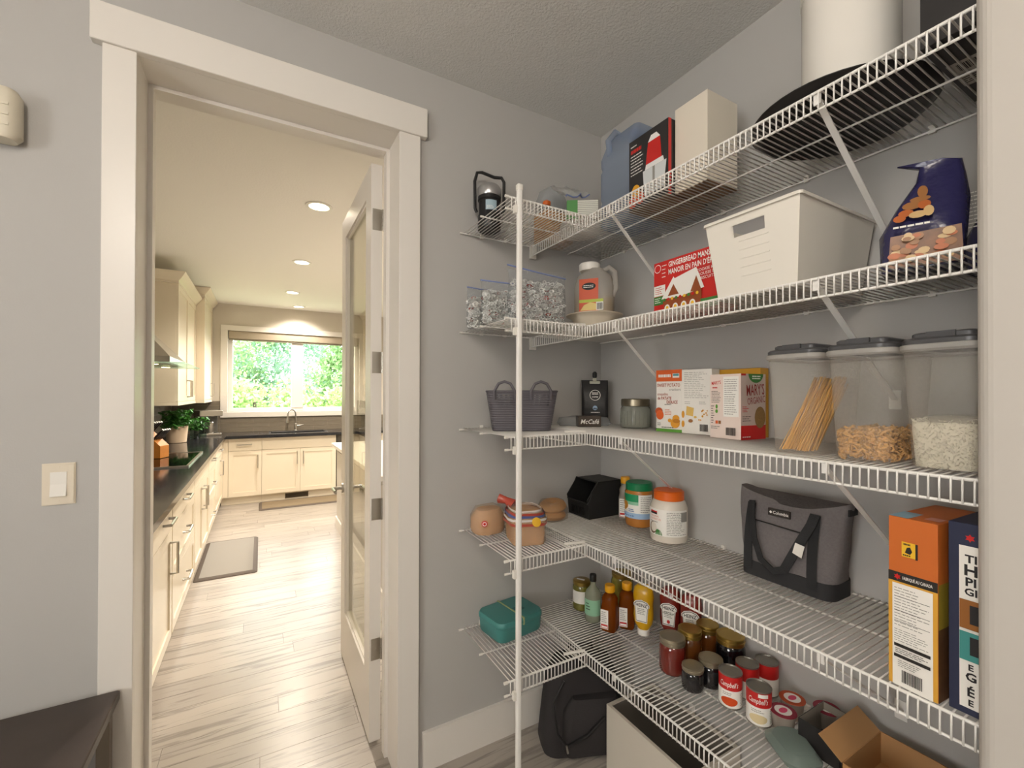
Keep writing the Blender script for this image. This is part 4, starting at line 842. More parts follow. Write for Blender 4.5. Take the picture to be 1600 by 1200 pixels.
# fine column split so that holes can be punched below the handles
mb = MB(); L = []
for (w_, d_, r_, z_) in rings:
    pts = []; n_s = 28
    for (ax, ay, bx2, by2) in ((-1, -1, 1, -1), (1, -1, 1, 1), (1, 1, -1, 1), (-1, 1, -1, -1)):
        for q_ in range(n_s):
            u = q_/n_s; x_, y_ = (ax+(bx2-ax)*u)*w_/2, (ay+(by2-ay)*u)*d_/2
            e_ = 8.0; rr = ((abs(x_)/(w_/2))**e_+(abs(y_)/(d_/2))**e_)**(1/e_); pts.append((x_/rr, y_/rr, z_))
    L.append(pts)
cN = len(L[0]); fs = []
for j in range(nb):
    for i in range(cN):
        if 22 <= j <= 30 and j % 2 == 0 and i % 2 == 0 and (i % 56) < 28 and ((4 <= i % 28 <= 11) or (17 <= i % 28 <= 24)): continue
        fs.append((j*cN+i, j*cN+(i+1) % cN, (j+1)*cN+(i+1) % cN, (j+1)*cN+i))
mb.add([p_ for l_ in L for p_ in l_], fs, False); mb.flat(L[0]); mb.build('woven_wall', M_bk, bk)
MB().tube([(x*1.0, y, 0.150) for x, y, _ in L[-1][::2]], 0.0035, 6, closed=True).build('rim', M_bk, bk)
for sx in (-0.068, 0.068):
    for sy in (-1, 1):
        MB().tube([(sx-0.036, sy*0.0975, 0.12), (sx-0.038, sy*0.100, 0.15), (sx-0.022, sy*0.097, 0.178), (sx, sy*0.095, 0.186), (sx+0.022, sy*0.097, 0.178), (sx+0.038, sy*0.100, 0.15), (sx+0.036, sy*0.0975, 0.12)], 0.0055, 8).build('loop_handle', M_bk, bk) if sy < 0 else None
cfb = thing('coffee_bag', 'matte black coffee bag closed with a clip', 'coffee bag', (1.355, 1.60, S3), -38)
M_cof = mat('matte_black_foil', '#232324', 0.45, bump=0.5, bscale=25, bdist=0.005)
crumple(MB().rloft([(0.115, 0.075, 0.012, 0), (0.122, 0.082, 0.016, 0.01), (0.122, 0.08, 0.016, 0.11), (0.122, 0.045, 0.01, 0.17), (0.122, 0.012, 0.004, 0.205)], n=5), 0.003, 30, 6).build('pouch', M_cof, cfb)
cl_ = MB().bevbox(-0.024, -0.014, 0.186, 0.024, 0.014, 0.202, 0.003).build('clip', mat('pale_clip', '#b9b9a8', 0.5), cfb); MB().bevbox(-0.009, -0.009, 0.202, 0.009, 0.009, 0.215, 0.002).build('clip_neck', mat('pale_clip', '#b9b9a8'), cl_)
MB().lathe([(0.006, 0.212), (0.011, 0.222), (0.011, 0.238), (0.005, 0.245)], 12).build('clip_grip', M_black, cl_)
f = Face(cfb, 'F', 0.122, 0.088, 0.2)
ring = MB(); e_ = f.e()
for i in range(24):
    a, b = 2*math.pi*i/24, 2*math.pi*(i+1)/24; ring.add([f.at(0.061+r_*math.cos(q_), 0.135+r_*math.sin(q_), e_) for r_, q_ in ((0.0245, a), (0.0245, b), (0.022, b), (0.022, a))], [(0, 1, 2, 3)])
ring.build('printed_ring', M_wt, cfb)
f.lines(0.047, 0.137, 0.075, 0.149, 2, M_wt, 0.6, 6, ragged=False); f.text('COFFEE', 0.061, 0.124, 0.0062, M_wt, 0.028, 0.02)
f.ell(0.061, 0.077, 0.0105, 0.0105, mat('pale_blue_print', '#9db8d4', 0.5), 'globe_mark'); f.ell(0.057, 0.074, 0.003, 0.004, M_ink, 'globe_mark'); f.ell(0.065, 0.074, 0.003, 0.004, M_ink, 'globe_mark'); f.lines(0.042, 0.054, 0.082, 0.059, 1, M_wt, 0.6, 3, ragged=False)
mc = carton('coffee_packet', 'small dark brown coffee packet lying before the black bag', 'coffee packet', (1.235, 1.50), (0.098, 0.055, 0.046), -28, mat('brown_card', '#4a4038', 0.35), 3)
f = Face(mc, 'F', 0.098, 0.055, 0.046); f.text('McCaf\u00e9', 0.05, 0.013, 0.019, M_wt, 0.08, 0.012, 0.25)
pk = thing('plastic_bag', 'empty clear plastic bag flattened around the coffee packet', 'bag', (1.255, 1.555, S3), -28)
crumple(MB().rloft([(0.22, 0.05, 0.015, 0.0), (0.24, 0.055, 0.02, 0.012), (0.22, 0.045, 0.02, 0.034), (0.12, 0.02, 0.008, 0.042)], n=5), 0.010, 30, 8).build('film', film('clear_film', '#dfe3e6'), pk)
M_gl = glass('jar_glass', '#e6e8e2')
gj = jar('glass_jar', 'wide glass jar with brushed metal lid beside the cracker boxes', 'jar', 1.365, 1.352, 3, [(0.0, 0.004), (0.05, 0.0), (0.060, 0.004), (0.062, 0.012), (0.062, 0.078), (0.054, 0.090), (0.053, 0.094)], film('pressed_glass', '#b9bcb2', 0.55, 0.08, 0.2), [(0.056, 0.090), (0.0585, 0.092), (0.0585, 0.118), (0.055, 0.121), (0.0, 0.121)], mat('dull_brass', '#8f8673', 0.35, 0.9))
for i in range(24):
    a = 2*math.pi*i/24; MB().tube([(0.0622*math.cos(a), 0.0622*math.sin(a), 0.014), (0.0622*math.cos(a), 0.0622*math.sin(a), 0.072)], 0.0012, 5).build('pressed_rib', film('pressed_glass', '#b9bcb2'), gj)
MB().lathe([(0.0, 0.006), (0.056, 0.006), (0.057, 0.05), (0.0, 0.055)], 24).build('contents', mat('ground_spice', '#8b8776', 0.8, bump=0.6, bscale=120), gj)
M_or = mat('orange_ink', '#d9622b', 0.45); M_lime = mat('leaf_green_ink', '#5f9a3c', 0.45); M_crk = mat('cracker_print', '#d99a35', 0.5)
sp = carton('cracker_box', 'white and orange sweet potato cracker box', 'box', (1.345, 1.142), (0.108, 0.05, 0.231), -82, M_paper, 3)
f = Face(sp, 'F', 0.108, 0.05, 0.231); M_txo = mat('rust_ink', '#a8452c', 0.5)
f.rect(0, 0.188, 0.108, 0.231, M_or, 'orange_band'); f.rect(0, 0, 0.108, 0.011, M_lime, 'green_band'); f.lines(0.010, 0.202, 0.062, 0.216, 1, M_wt, 0.75, 9, ragged=False); f.rect(0.07, 0.201, 0.097, 0.217, M_wt, 'logo_patch'); f.rect(0.072, 0.207, 0.095, 0.216, mat('teal_ink', '#5c9aa0', 0.5), 'logo_patch')
f.text('SWEET POTATO', 0.053, 0.168, 0.012, M_txo, 0.095, 0.01); f.text('crackers', 0.080, 0.153, 0.010, M_gray, 0.046); f.text('craquelins', 0.029, 0.136, 0.010, M_txo, 0.044); f.text('de PATATE', 0.037, 0.120, 0.011, M_txo, 0.058, 0.01); f.text('DOUCE', 0.069, 0.106, 0.011, M_txo, 0.045, 0.01); f.lines(0.038, 0.099, 0.066, 0.104, 1, M_gray, 0.5, 2)
f.ell(0.014, 0.076, 0.016, 0.014, mat('sweet_potato_print', '#b5532a', 0.5), 'potato_picture'); f.ell(0.018, 0.062, 0.016, 0.018, M_or, 'potato_picture'); f.ell(0.085, 0.052, 0.014, 0.012, M_crk, 'cracker_picture'); f.ell(0.082, 0.034, 0.019, 0.018, M_crk, 'cracker_picture'); f.ell(0.060, 0.043, 0.008, 0.007, M_crk, 'cracker_picture'); f.ell(0.087, 0.042, 0.015, 0.008, mat('cracker_dark', '#b97a24', 0.5), 'cracker_picture')
f.lines(0.04, 0.062, 0.068, 0.086, 4, M_or, 0.3, 4); f.lines(0.008, 0.022, 0.024, 0.034, 3, M_ink, 0.4, 5); f.lines(0.026, 0.014, 0.08, 0.020, 1, M_ink, 0.4, 6)
cb2 = carton('cracker_box', 'white cracker box turned to its back panel with barcode', 'box', (1.353, 1.028), (0.114, 0.05, 0.228), -84, M_paper, 3)
f = Face(cb2, 'F', 0.114, 0.05, 0.228)
f.lines(0.010, 0.125, 0.104, 0.22, 15, M_gray, 0.22, 12); f.lines(0.012, 0.104, 0.042, 0.116, 2, M_gray, 0.25, 13); f.lines(0.068, 0.104, 0.104, 0.116, 2, M_gray, 0.25, 14)
f.poly([(0.018, 0.066), (0.045, 0.062), (0.048, 0.092), (0.020, 0.098)], mat('pale_cracker', '#dcb766', 0.5), 'cracker_picture'); f.ell(0.006, 0.068, 0.006, 0.013, M_crk, 'cracker_picture'); f.ell(0.006, 0.034, 0.006, 0.012, M_crk, 'cracker_picture'); f.ell(0.036, 0.046, 0.009, 0.006, mat('almond_print', '#9c6a3c'), 'almond_picture'); f.ell(0.054, 0.060, 0.006, 0.004, mat('pale_cracker', '#dcb766'), 'crumb_picture')
rn = random.Random(2)
for i in range(9): f.ell(rn.uniform(0.068, 0.1), rn.uniform(0.05, 0.085), rn.uniform(0.002, 0.004), rn.uniform(0.002, 0.004), M_crk, 'crumb_picture', 8)
f.barcode(0.072, 0.012, 0.103, 0.036, M_ink)
f = Face(cb2, 'R', 0.114, 0.05, 0.228); f.rect(0.004, 0.06, 0.046, 0.10, M_crk, 'side_picture'); f.ell(0.025, 0.17, 0.012, 0.008, M_gray, 'side_mark')
yb = carton('cracker_box', 'yellow-topped cracker box standing behind the pink-red box', 'box', (1.418, 0.912), (0.15, 0.045, 0.226), -90, mat('mustard_card', '#c9962e', 0.45), 3)
Face(yb, 'T', 0.15, 0.045, 0.226).poly([(0.06, 0.004), (0.145, 0.004), (0.145, 0.04), (0.08, 0.04)], mat('brown_flap', '#8a5a34', 0.6), 'open_flap')
my = carton('cracker_box', 'pink and red organic cracker box beside the clear containers', 'box', (1.334, 0.876), (0.110, 0.118, 0.204), -93, mat('pink_card', '#ead9cf', 0.45), 3)
f = Face(my, 'F', 0.110, 0.118, 0.204)
f.text('MARY\u2019S', 0.024, 0.172, 0.011, M_red, 0.034, 0.01, rot=6); f.lines(0.010, 0.158, 0.036, 0.165, 1, M_red, 0.5, 3); f.lines(0.006, 0.112, 0.042, 0.152, 8, M_ink, 0.3, 21); f.rect(0.05, 0.07, 0.104, 0.196, M_wt, 'panel'); f.lines(0.054, 0.075, 0.10, 0.190, 17, M_gray, 0.28, 22)
f.ell(0.026, 0.101, 0.004, 0.007, M_lime, 'leaf_mark'); f.ell(0.026, 0.086, 0.005, 0.006, M_lime, 'leaf_mark'); f.rect(0.022, 0.046, 0.031, 0.056, M_or, 'badge'); f.rect(0.033, 0.046, 0.042, 0.056, mat('almond_print', '#9c6a3c'), 'badge'); f.lines(0.006, 0.045, 0.018, 0.106, 8, M_ink, 0.3, 23); f.lines(0.006, 0.028, 0.042, 0.04, 2, M_gray, 0.4, 24); f.barcode(0.06, 0.012, 0.095, 0.036, M_ink)
f = Face(my, 'R', 0.110, 0.118, 0.204)
f.rect(0, 0, 0.118, 0.204, mat('gray_pink_card', '#c9b6ac', 0.45), 'front_panel'); f.rect(0, 0, 0.118, 0.044, M_red, 'red_band'); f.poly([(0.034+0.036+0.036*math.cos(R(a)), 0.204+0.028*math.sin(R(a))) for a in range(180, 361, 15)], M_green, 'green_seal'); f.lines(0.052, 0.186, 0.092, 0.2, 2, M_wt, 0.5, 2, ragged=False); f.rect(0.0, 0.198, 0.022, 0.204, M_red, 'red_tab')
f.text('MARY\u2019S', 0.068, 0.138, 0.034, mat('deep_red_ink', '#8f2a24', 0.5), 0.085, 0.01, rot=3); f.text('ORGANIC', 0.072, 0.112, 0.021, mat('deep_red_ink', '#8f2a24'), 0.085, 0.0, rot=6)
f.lines(0.005, 0.084, 0.035, 0.104, 4, M_red, 0.4, 8); f.lines(0.005, 0.055, 0.055, 0.075, 3, M_ink, 0.3, 9); f.ell(0.088, 0.068, 0.026, 0.034, mat('seed_cracker', '#8a6a3e', 0.6, vary=0.4, vscale=300), 'cracker_picture'); f.lines(0.004, 0.006, 0.06, 0.012, 1, M_wt, 0.5, 3)
# three cereal keepers
M_frost = film('frosted_plastic', '#f8f6f2', 0.80, 0.35, 0.35); M_lid = mat('charcoal_lid', '#4a4a4c', 0.35)
def keeper(x, y, label):
    t = thing('cereal_container', label, 'container', (x, y, S3), -90, None)
    MB().rloft([(0.090, 0.195, 0.022, 0.0), (0.098, 0.205, 0.026, 0.006), (0.117, 0.228, 0.026, 0.222), (0.119, 0.230, 0.026, 0.228)], n=6, cap=(True, False)).build('body', M_frost, t)
    MB().rloft([(0.119, 0.230, 0.026, 0.222), (0.1265, 0.238, 0.028, 0.226), (0.1265, 0.238, 0.028, 0.234), (0.119, 0.230, 0.026, 0.236)], n=6, cap=(False, False)).build('rim', film('frosted_rim', '#e4e2de', 0.25, 0.3), t)
    ld = MB().rloft([(0.119, 0.230, 0.026, 0.232), (0.121, 0.232, 0.026, 0.236), (0.121, 0.232, 0.026, 0.243), (0.113, 0.222, 0.024, 0.247)], n=6).build('lid', M_lid, t)
    MB().rloft([(0.092, 0.130, 0.012, 0.246), (0.092, 0.130, 0.012, 0.255), (0.086, 0.122, 0.012, 0.258)], 0.0, -0.035, n=4).build('flip_cap', M_lid, ld)
    MB().cbox(0, -0.104, 0.252, 0.04, 0.006, 0.012).build('tab', M_lid, ld)
    return t
k1 = keeper(1.192, 0.578, 'frosted container with spaghetti leaning inside'); k2 = keeper(1.192, 0.4445, 'frosted container holding macaroni'); k3 = keeper(1.192, 0.3150, 'frosted container holding white rice')
def inside(q, w_, d_, r_):
    x, y = abs(q.x), abs(q.y); cx, cy = w_/2-r_, d_/2-r_
    x, y = min(x, w_/2), min(y, d_/2)
    if x > cx and y > cy:
        l_ = math.hypot(x-cx, y-cy)
        if l_ > r_: x, y = cx+(x-cx)*r_/l_, cy+(y-cy)*r_/l_
    q.x, q.y = math.copysign(x, q.x), math.copysign(y, q.y); return q
def grain_mat(name, hexc, lo, hi):
    m = mat(name, hexc, 0.5); nt = m.node_tree; N = nt.nodes; ge = N.new('ShaderNodeNewGeometry'); hs = N.new('ShaderNodeHueSaturation'); mr = N.new('ShaderNodeMapRange')
    mr.inputs[3].default_value = lo; mr.inputs[4].default_value = hi; hs.inputs['Color'].default_value = lin(hexc)
    nt.links.new(ge.outputs['Random Per Island'], mr.inputs[0]); nt.links.new(mr.outputs[0], hs.inputs['Value']); nt.links.new(hs.outputs[0], N['Principled BSDF'].inputs['Base Color']); return m
rn = random.Random(31); mb = MB()
for i in range(170):
    a = Vector((1.192-0.088+rn.uniform(0, 0.05), 0.578+0.036-rn.uniform(0, 0.062), S3+0.006+rn.uniform(0, 0.004))); b = a+Vector((0.09+rn.uniform(-0.01, 0.02), -0.030+rn.uniform(-0.01, 0.008), 0.165+rn.uniform(-0.02, 0.012))); b.y = max(b.y, 0.578-0.045); mb.tube([a, b], 0.0011, 4, smooth=False)
tag(mb.build('spaghetti', grain_mat('dry_pasta', '#e3ad4c', 0.7, 1.15)), 'dry yellow spaghetti leaning inside a frosted container', 'spaghetti', kind='stuff')
mb = MB(); M_mac = grain_mat('macaroni_pasta', '#dba964', 0.35, 1.2)
MB_b = MB().rloft([(0.086, 0.19, 0.02, 0.003), (0.092, 0.198, 0.022, 0.045)], n=4)
for i in range(760):
    q_ = Vector((rn.uniform(-0.098, 0.098), rn.uniform(-0.046, 0.046), rn.uniform(0.008, 0.062)))
    if i < 620:
        s_ = rn.random()
        if s_ < 0.4: q_.y = -0.045
        elif s_ < 0.75: q_.x = -0.097
        else: q_.z = rn.uniform(0.056, 0.064)
    rot = Matrix.Rotation(rn.uniform(0, 6.28), 3, 'Z') @ Matrix.Rotation(rn.uniform(0, 6.28), 3, 'Y'); g_ = 0.1*q_.z; inside(q_, 0.184+g_, 0.078+g_, 0.018)
    mb.tube([Vector((1.192, 0.4445, S3))+q_+rot @ Vector((0.0075*math.cos(R(a)), 0.0075*math.sin(R(a)), 0)) for a in (0, 50, 100, 150)], 0.0026, 5)
tag(mb.build('macaroni', M_mac), 'dry elbow macaroni inside a frosted container', 'macaroni', kind='stuff')
mb = MB(); mb.rloft([(0.088, 0.192, 0.02, 0.003), (0.098, 0.203, 0.024, 0.07), (0.098, 0.203, 0.024, 0.088), (0.06, 0.12, 0.02, 0.098)], n=4)
for i in range(1400):
    s_ = rn.random(); q_ = Vector((rn.uniform(-0.047, 0.047), rn.uniform(-0.098, 0.098), rn.uniform(0.004, 0.09)))
    if s_ < 0.4: q_.y = -0.0995-0.003*q_.z/0.09
    elif s_ < 0.8: q_.x = 0.047+0.0035*q_.z/0.09
    else: q_.z = 0.096-0.05*abs(q_.y)
    inside(q_, 0.090+0.09*q_.z, 0.197+0.09*q_.z, 0.024); d_ = Vector((rn.uniform(-1, 1), rn.uniform(-1, 1), rn.uniform(-1, 1))).normalized()*0.003; mb.tube([q_-d_, q_, q_+d_], [0.0005, 0.0011, 0.0005], 4, cap=False)
o = mb.build('white_rice', grain_mat('rice_grain', '#ddd7c4', 0.75, 1.1)); o.location = (1.192, 0.3150, S3); o.rotation_euler = (0, 0, R(-90)); tag(o, 'white rice inside a frosted container', 'rice', kind='stuff')

# ================================================================== FOURTH SHELF
S4 = Z[4]+0.0045
M_bread = mat('bread_crust', '#c99a64', 0.7, vary=0.25, vscale=40, bump=0.3, bscale=60); M_brf = film('bread_film', '#efe6da', 0.72, 0.08, 0.25)
br = thing('bread_bag', 'clear bag of rolls with red swirl seal against the wall', 'bread', (0.795, 1.592, S4), 10)
crumple(MB().rloft([(0.12, 0.10, 0.04, 0.0), (0.135, 0.11, 0.05, 0.015), (0.135, 0.11, 0.05, 0.06), (0.10, 0.07, 0.035, 0.092)], n=6), 0.004, 30, 3).build('rolls', M_bread, br)
crumple(MB().rloft([(0.13, 0.105, 0.045, -0.0), (0.147, 0.118, 0.055, 0.015), (0.147, 0.118, 0.055, 0.065), (0.11, 0.08, 0.04, 0.100)], n=6), 0.005, 40, 5).build('film', M_brf, br)
s_ = MB().lathe([(0, 0.002), (0.012, 0.0)], 20, cap=(False, False)).build('red_seal', M_red, br); s_.rotation_euler = (R(90), 0, R(-35)); s_.location = (-0.056, -0.055, 0.05)
s2 = MB().lathe([(0.0055, 0.0021), (0.008, 0.0019)], 20, cap=(False, False)).build('swirl', M_wt, br); s2.rotation_euler = (R(90), 0, R(-35)); s2.location = (-0.0565, -0.0555, 0.05)
lf = thing('bread_loaf', 'sliced loaf in a red and white printed bag behind the post', 'bread', (0.868, 1.425, S4), -15)
MB().rloft([(0.115, 0.13, 0.02, 0.0), (0.118, 0.14, 0.02, 0.01), (0.118, 0.14, 0.02, 0.07), (0.135, 0.145, 0.035, 0.085), (0.12, 0.13, 0.05, 0.112), (0.06, 0.09, 0.04, 0.122)], n=6).build('loaf', M_bread, lf)
crumple(MB().rloft([(0.12, 0.14, 0.025, -0.0), (0.126, 0.152, 0.025, 0.01), (0.128, 0.152, 0.025, 0.07), (0.146, 0.156, 0.04, 0.085), (0.13, 0.14, 0.055, 0.118), (0.07, 0.1, 0.04, 0.130)], n=6), 0.004, 40, 7).build('film', M_brf, lf)
M_bagr = mat('bag_red_print', '#b04a3a', 0.3); M_bagw = mat('bag_white_print', '#ded6d0', 0.3); M_bagb = mat('bag_blue_print', '#56649c', 0.3)
for i, (z_, w_, d_, m_) in enumerate(((0.076, 0.146, 0.160, M_bagr), (0.092, 0.147, 0.158, M_bagw), (0.104, 0.139, 0.149, M_bagb), (0.112, 0.134, 0.144, M_bagr), (0.120, 0.116, 0.13, M_bagw))):
    crumple(MB().rloft([(w_, d_, 0.045, z_-0.004), (w_, d_, 0.045, z_+0.005)], n=6, cap=(False, False)), 0.004, 40, 7).build('printed_stripe', m_, lf)
s_ = MB().lathe([(0, 0.002), (0.017, 0.0)], 14, cap=(False, False)).build('yellow_mark', M_yel, lf); s_.rotation_euler = (R(70), 0, 0); s_.location = (0.02, -0.081, 0.088)
crumple(MB().tube([(-0.03, 0.05, 0.12), (-0.055, 0.075, 0.135), (-0.08, 0.09, 0.14)], [0.022, 0.013, 0.018], 10), 0.006, 40, 2).build('gathered_end', M_bagr, lf)
bg_ = thing('bagels', 'two stacked bagels in thin film beside the black bin', 'bagels', (1.115, 1.60, S4))
M_bgl = mat('bagel_crust', '#c28f52', 0.45, vary=0.2, vscale=30)
for i in range(2):
    pr = [(0.030*math.cos(R(a))+0.030, 0.020*math.sin(R(a))) for a in range(-180, 181, 30)]
    o = MB().lathe([(max(0.006, r_), z_) for r_, z_ in pr], 24, cap=(False, False)).build('bagel', M_bgl, bg_); o.location = (0.006*i, 0.004*i, 0.022+0.036*i); o.rotation_euler = (R(8 if i else 0), R(-10 if i else 0), 0)
crumple(MB().lathe([(0.05, 0.0), (0.066, 0.01), (0.068, 0.05), (0.05, 0.084), (0.0, 0.09)], 20, sx=1.05), 0.004, 50, 9).build('film', film('thin_wrap', '#f0eae0', 0.85, 0.08, 0.2), bg_)
bnb = thing('storage_bin', 'black plastic stacking bin with open scoop front', 'bin', (1.345, 1.588, S4), -90)
M_bb = mat('black_bin_plastic', '#252525', 0.45)
w_, d_, h_ = 0.148, 0.185, 0.16; t_ = 0.003
prof = [(-d_/2, 0.0), (d_/2, 0.0), (d_/2, h_), (-d_/2+0.045, h_), (-d_/2-0.012, 0.085), (-d_/2-0.004, 0.06)]
mb = MB()
for sx in (-1, 1): mb.prism(prof, 0, sx*w_/2-t_/2*(1+sx), sx*w_/2+t_/2*(1-sx))
mb.box(-w_/2, -d_/2, 0, w_/2, d_/2, t_).box(-w_/2, d_/2-t_, 0, w_/2, d_/2, h_).box(-w_/2, -d_/2+0.045, h_-t_, w_/2, d_/2, h_)
mb.add([(-w_/2, -d_/2, 0), (w_/2, -d_/2, 0), (w_/2, -d_/2-0.006, 0.066), (-w_/2, -d_/2-0.006, 0.066), (-w_/2, -d_/2+t_, 0), (w_/2, -d_/2+t_, 0), (w_/2, -d_/2-0.003, 0.066), (-w_/2, -d_/2-0.003, 0.066)], [(0, 1, 2, 3), (4, 7, 6, 5), (3, 2, 6, 7)])
mb.build('shell', M_bb, bnb)
MB().tube([(-w_/2, -d_/2-0.006, 0.068), (w_/2, -d_/2-0.006, 0.068), (w_/2, -d_/2+0.045, h_), (-w_/2, -d_/2+0.045, h_)], 0.0035, 6, closed=True).build('rim', M_bb, bnb)
for i in range(9): MB().box(-0.045+0.0105*i, -d_/2-0.0065, 0.012, -0.042+0.0105*i, -d_/2-0.002, 0.045).build('rib', M_bb, bnb)
M_honey = film('honey_amber', '#a8560f', 0.25, 0.08, 0.6); M_capY = mat('yellow_cap', '#e0a012', 0.4)
def bottle(name, label, x, y, k, hh, r0, m, cap, rz=0, shoulder=0.62, neck=0.42, body='bottle', group=None, capm=None, square=True, z=None):
    t = thing(name, label, 'bottle', (x, y, (Z[k]+0.0045) if z is None else z), rz, group)
    if square: MB().rloft([(r0*1.7, r0*1.7, r0*0.4, 0), (r0*2, r0*2, r0*0.5, 0.006), (r0*2, r0*2, r0*0.5, hh*shoulder*0.8), (r0*1.8, r0*1.8, r0*0.6, hh*shoulder), (r0*1.95, r0*1.95, r0*0.8, hh*(shoulder+0.08)), (r0*1.5, r0*1.5, r0*0.74, hh*(shoulder+0.16)), (r0*2*neck, r0*2*neck, r0*neck*0.99, hh*(shoulder+0.2)), (r0*2*neck, r0*2*neck, r0*neck*0.99, hh*0.86)], n=5).build(body, m, t)
    else: MB().lathe([(r0*0.9, 0), (r0, 0.006), (r0, hh*shoulder), (r0*0.85, hh*(shoulder+0.08)), (r0*neck, hh*(shoulder+0.2)), (r0*neck, hh*0.86)], 24).build(body, m, t)
    MB().lathe([(cap, hh*0.85), (cap*1.04, hh*0.86), (cap*1.04, hh*0.985), (cap*0.94, hh)], 20).build('cap', capm or M_capY, t)
    return t
hb = bottle('honey_bottle', 'half-empty honey bottle beside the green-lidded jar', 1.405, 1.452, 4, 0.185, 0.026, film('clear_bottle', '#d8d0c4', 0.5, 0.08, 0.3), 0.019, -60)
MB().rloft([(0.042, 0.042, 0.011, 0.003), (0.048, 0.048, 0.012, 0.008), (0.048, 0.048, 0.012, 0.05)], n=4).build('honey', M_honey, hb)
f = Face(hb, 'F', 0.052, 0.053, 0.1); f.rect(0.008, 0.012, 0.044, 0.092, M_paper, 'label'); f.lines(0.011, 0.034, 0.041, 0.088, 6, M_gray, 0.4, 2); f.rect(0.010, 0.014, 0.042, 0.030, M_red, 'label_band'); f.rect(0.012, 0.016, 0.040, 0.022, M_wt, 'label_band')
pb = jar('spread_jar', 'nut butter jar with dark green lid', 'jar', 1.385, 1.350, 4, [(0.045, 0), (0.054, 0.006), (0.058, 0.02), (0.058, 0.142), (0.052, 0.152), (0.050, 0.156)], mat('nut_butter', '#b0702c', 0.25, coat=0.3), [(0.051, 0.150)]+ridged(0.0545, 0.153, 0.178, 10, 0.0006)+[(0.050, 0.183), (0.03, 0.182), (0, 0.182)], mat('green_lid', '#10794a', 0.4), rz=-90)
f = Face(pb, 'C', 0, 0, 0, 0.0582, -70)
M_gl2 = mat('label_green', '#1f8f5c', 0.4)
f.rect(-0.085, 0.040, 0.085, 0.138, M_wt, 'label'); f.rect(-0.085, 0.108, 0.022, 0.138, M_gl2, 'label_band'); f.rect(-0.085, 0.095, 0.022, 0.108, mat('label_mint', '#8fc4a4', 0.4), 'label_band'); f.rect(-0.085, 0.040, 0.085, 0.062, mat('label_blue', '#9fbddc', 0.4), 'label_band'); f.lines(-0.08, 0.046, 0.04, 0.055, 1, mat('blue_ink', '#5a7fb5', 0.5), 0.5, 4)
for a_, b_, r1, r2 in ((-0.052, 0.105, 0.009, 0.016), (-0.036, 0.092, 0.013, 0.016), (-0.042, 0.078, 0.009, 0.008)): f.ell(a_, b_, r1, r2, mat('peanut_print', '#c98a34', 0.5), 'peanut_picture')
f.lines(-0.02, 0.066, 0.006, 0.08, 2, mat('blue_ink', '#5a7fb5'), 0.5, 5); f.lines(0.03, 0.066, 0.08, 0.132, 9, M_gray, 0.3, 6)
co = jar('coconut_oil_jar', 'big white coconut oil jar with orange lid', 'jar', 1.345, 1.160, 4, [(0.058, 0), (0.066, 0.006), (0.068, 0.02), (0.068, 0.128), (0.058, 0.152), (0.050, 0.158)], mat('coconut_oil', '#ddd5c8', 0.25, coat=0.3), [(0.051, 0.154), (0.0545, 0.156), (0.0545, 0.186), (0.050, 0.190), (0.0, 0.190)], mat('orange_lid', '#e0661a', 0.4), rz=-90)
f = Face(co, 'C', 0, 0, 0, 0.0682, -62)
f.rect(-0.09, 0.030, 0.09, 0.126, M_wt, 'label'); f.rect(-0.062, 0.106, -0.028, 0.118, M_red, 'label_band'); f.rect(-0.062, 0.106, -0.028, 0.113, M_ink, 'label_band'); f.text('ORGANIC', -0.040, 0.096, 0.006, mat('salmon_ink', '#d87f68', 0.5), 0.042); f.text('COCONUT OIL', -0.036, 0.085, 0.007, mat('salmon_ink', '#d87f68'), 0.048); f.lines(-0.062, 0.074, -0.01, 0.082, 1, M_gray, 0.4, 4)
f.ell(-0.047, 0.055, 0.018, 0.022, mat('coconut_shell', '#6f5540', 0.6), 'coconut_picture'); f.ell(-0.044, 0.058, 0.015, 0.018, mat('coconut_flesh', '#e6dfd2', 0.5), 'coconut_picture')
for i in range(5): f.poly([(-0.035+0.006*i, 0.033), (-0.031+0.006*i, 0.033), (-0.022+0.003*i, 0.055-0.002*i), (-0.03+0.005*i, 0.05)], M_green, 'leaf_picture')
f.lines(0.008, 0.036, 0.085, 0.12, 14, M_gray, 0.28, 7); f.rect(0.058, 0.085, 0.086, 0.12, M_gray, 'table_print')
# cooler bag
cg = thing('cooler_bag', 'gray heathered cooler tote with black straps', 'cooler bag', (1.368, 0.722, S4), -90)
M_hth = mat('heather_gray', '#6f6a6a', 0.85, vary=0.22, vscale=160, bump=0.3, bscale=300); M_strap = mat('black_webbing', '#262729', 0.8, bump=0.4, bscale=400)
w_, d_ = 0.30, 0.125
MB().rloft([(w_*0.86, d_, 0.03, 0.0), (w_*0.87, d_, 0.035, 0.045)], n=5, cap=(True, False)).build('base_panel', mat('black_base_fabric', '#2c2c2e', 0.8), cg)
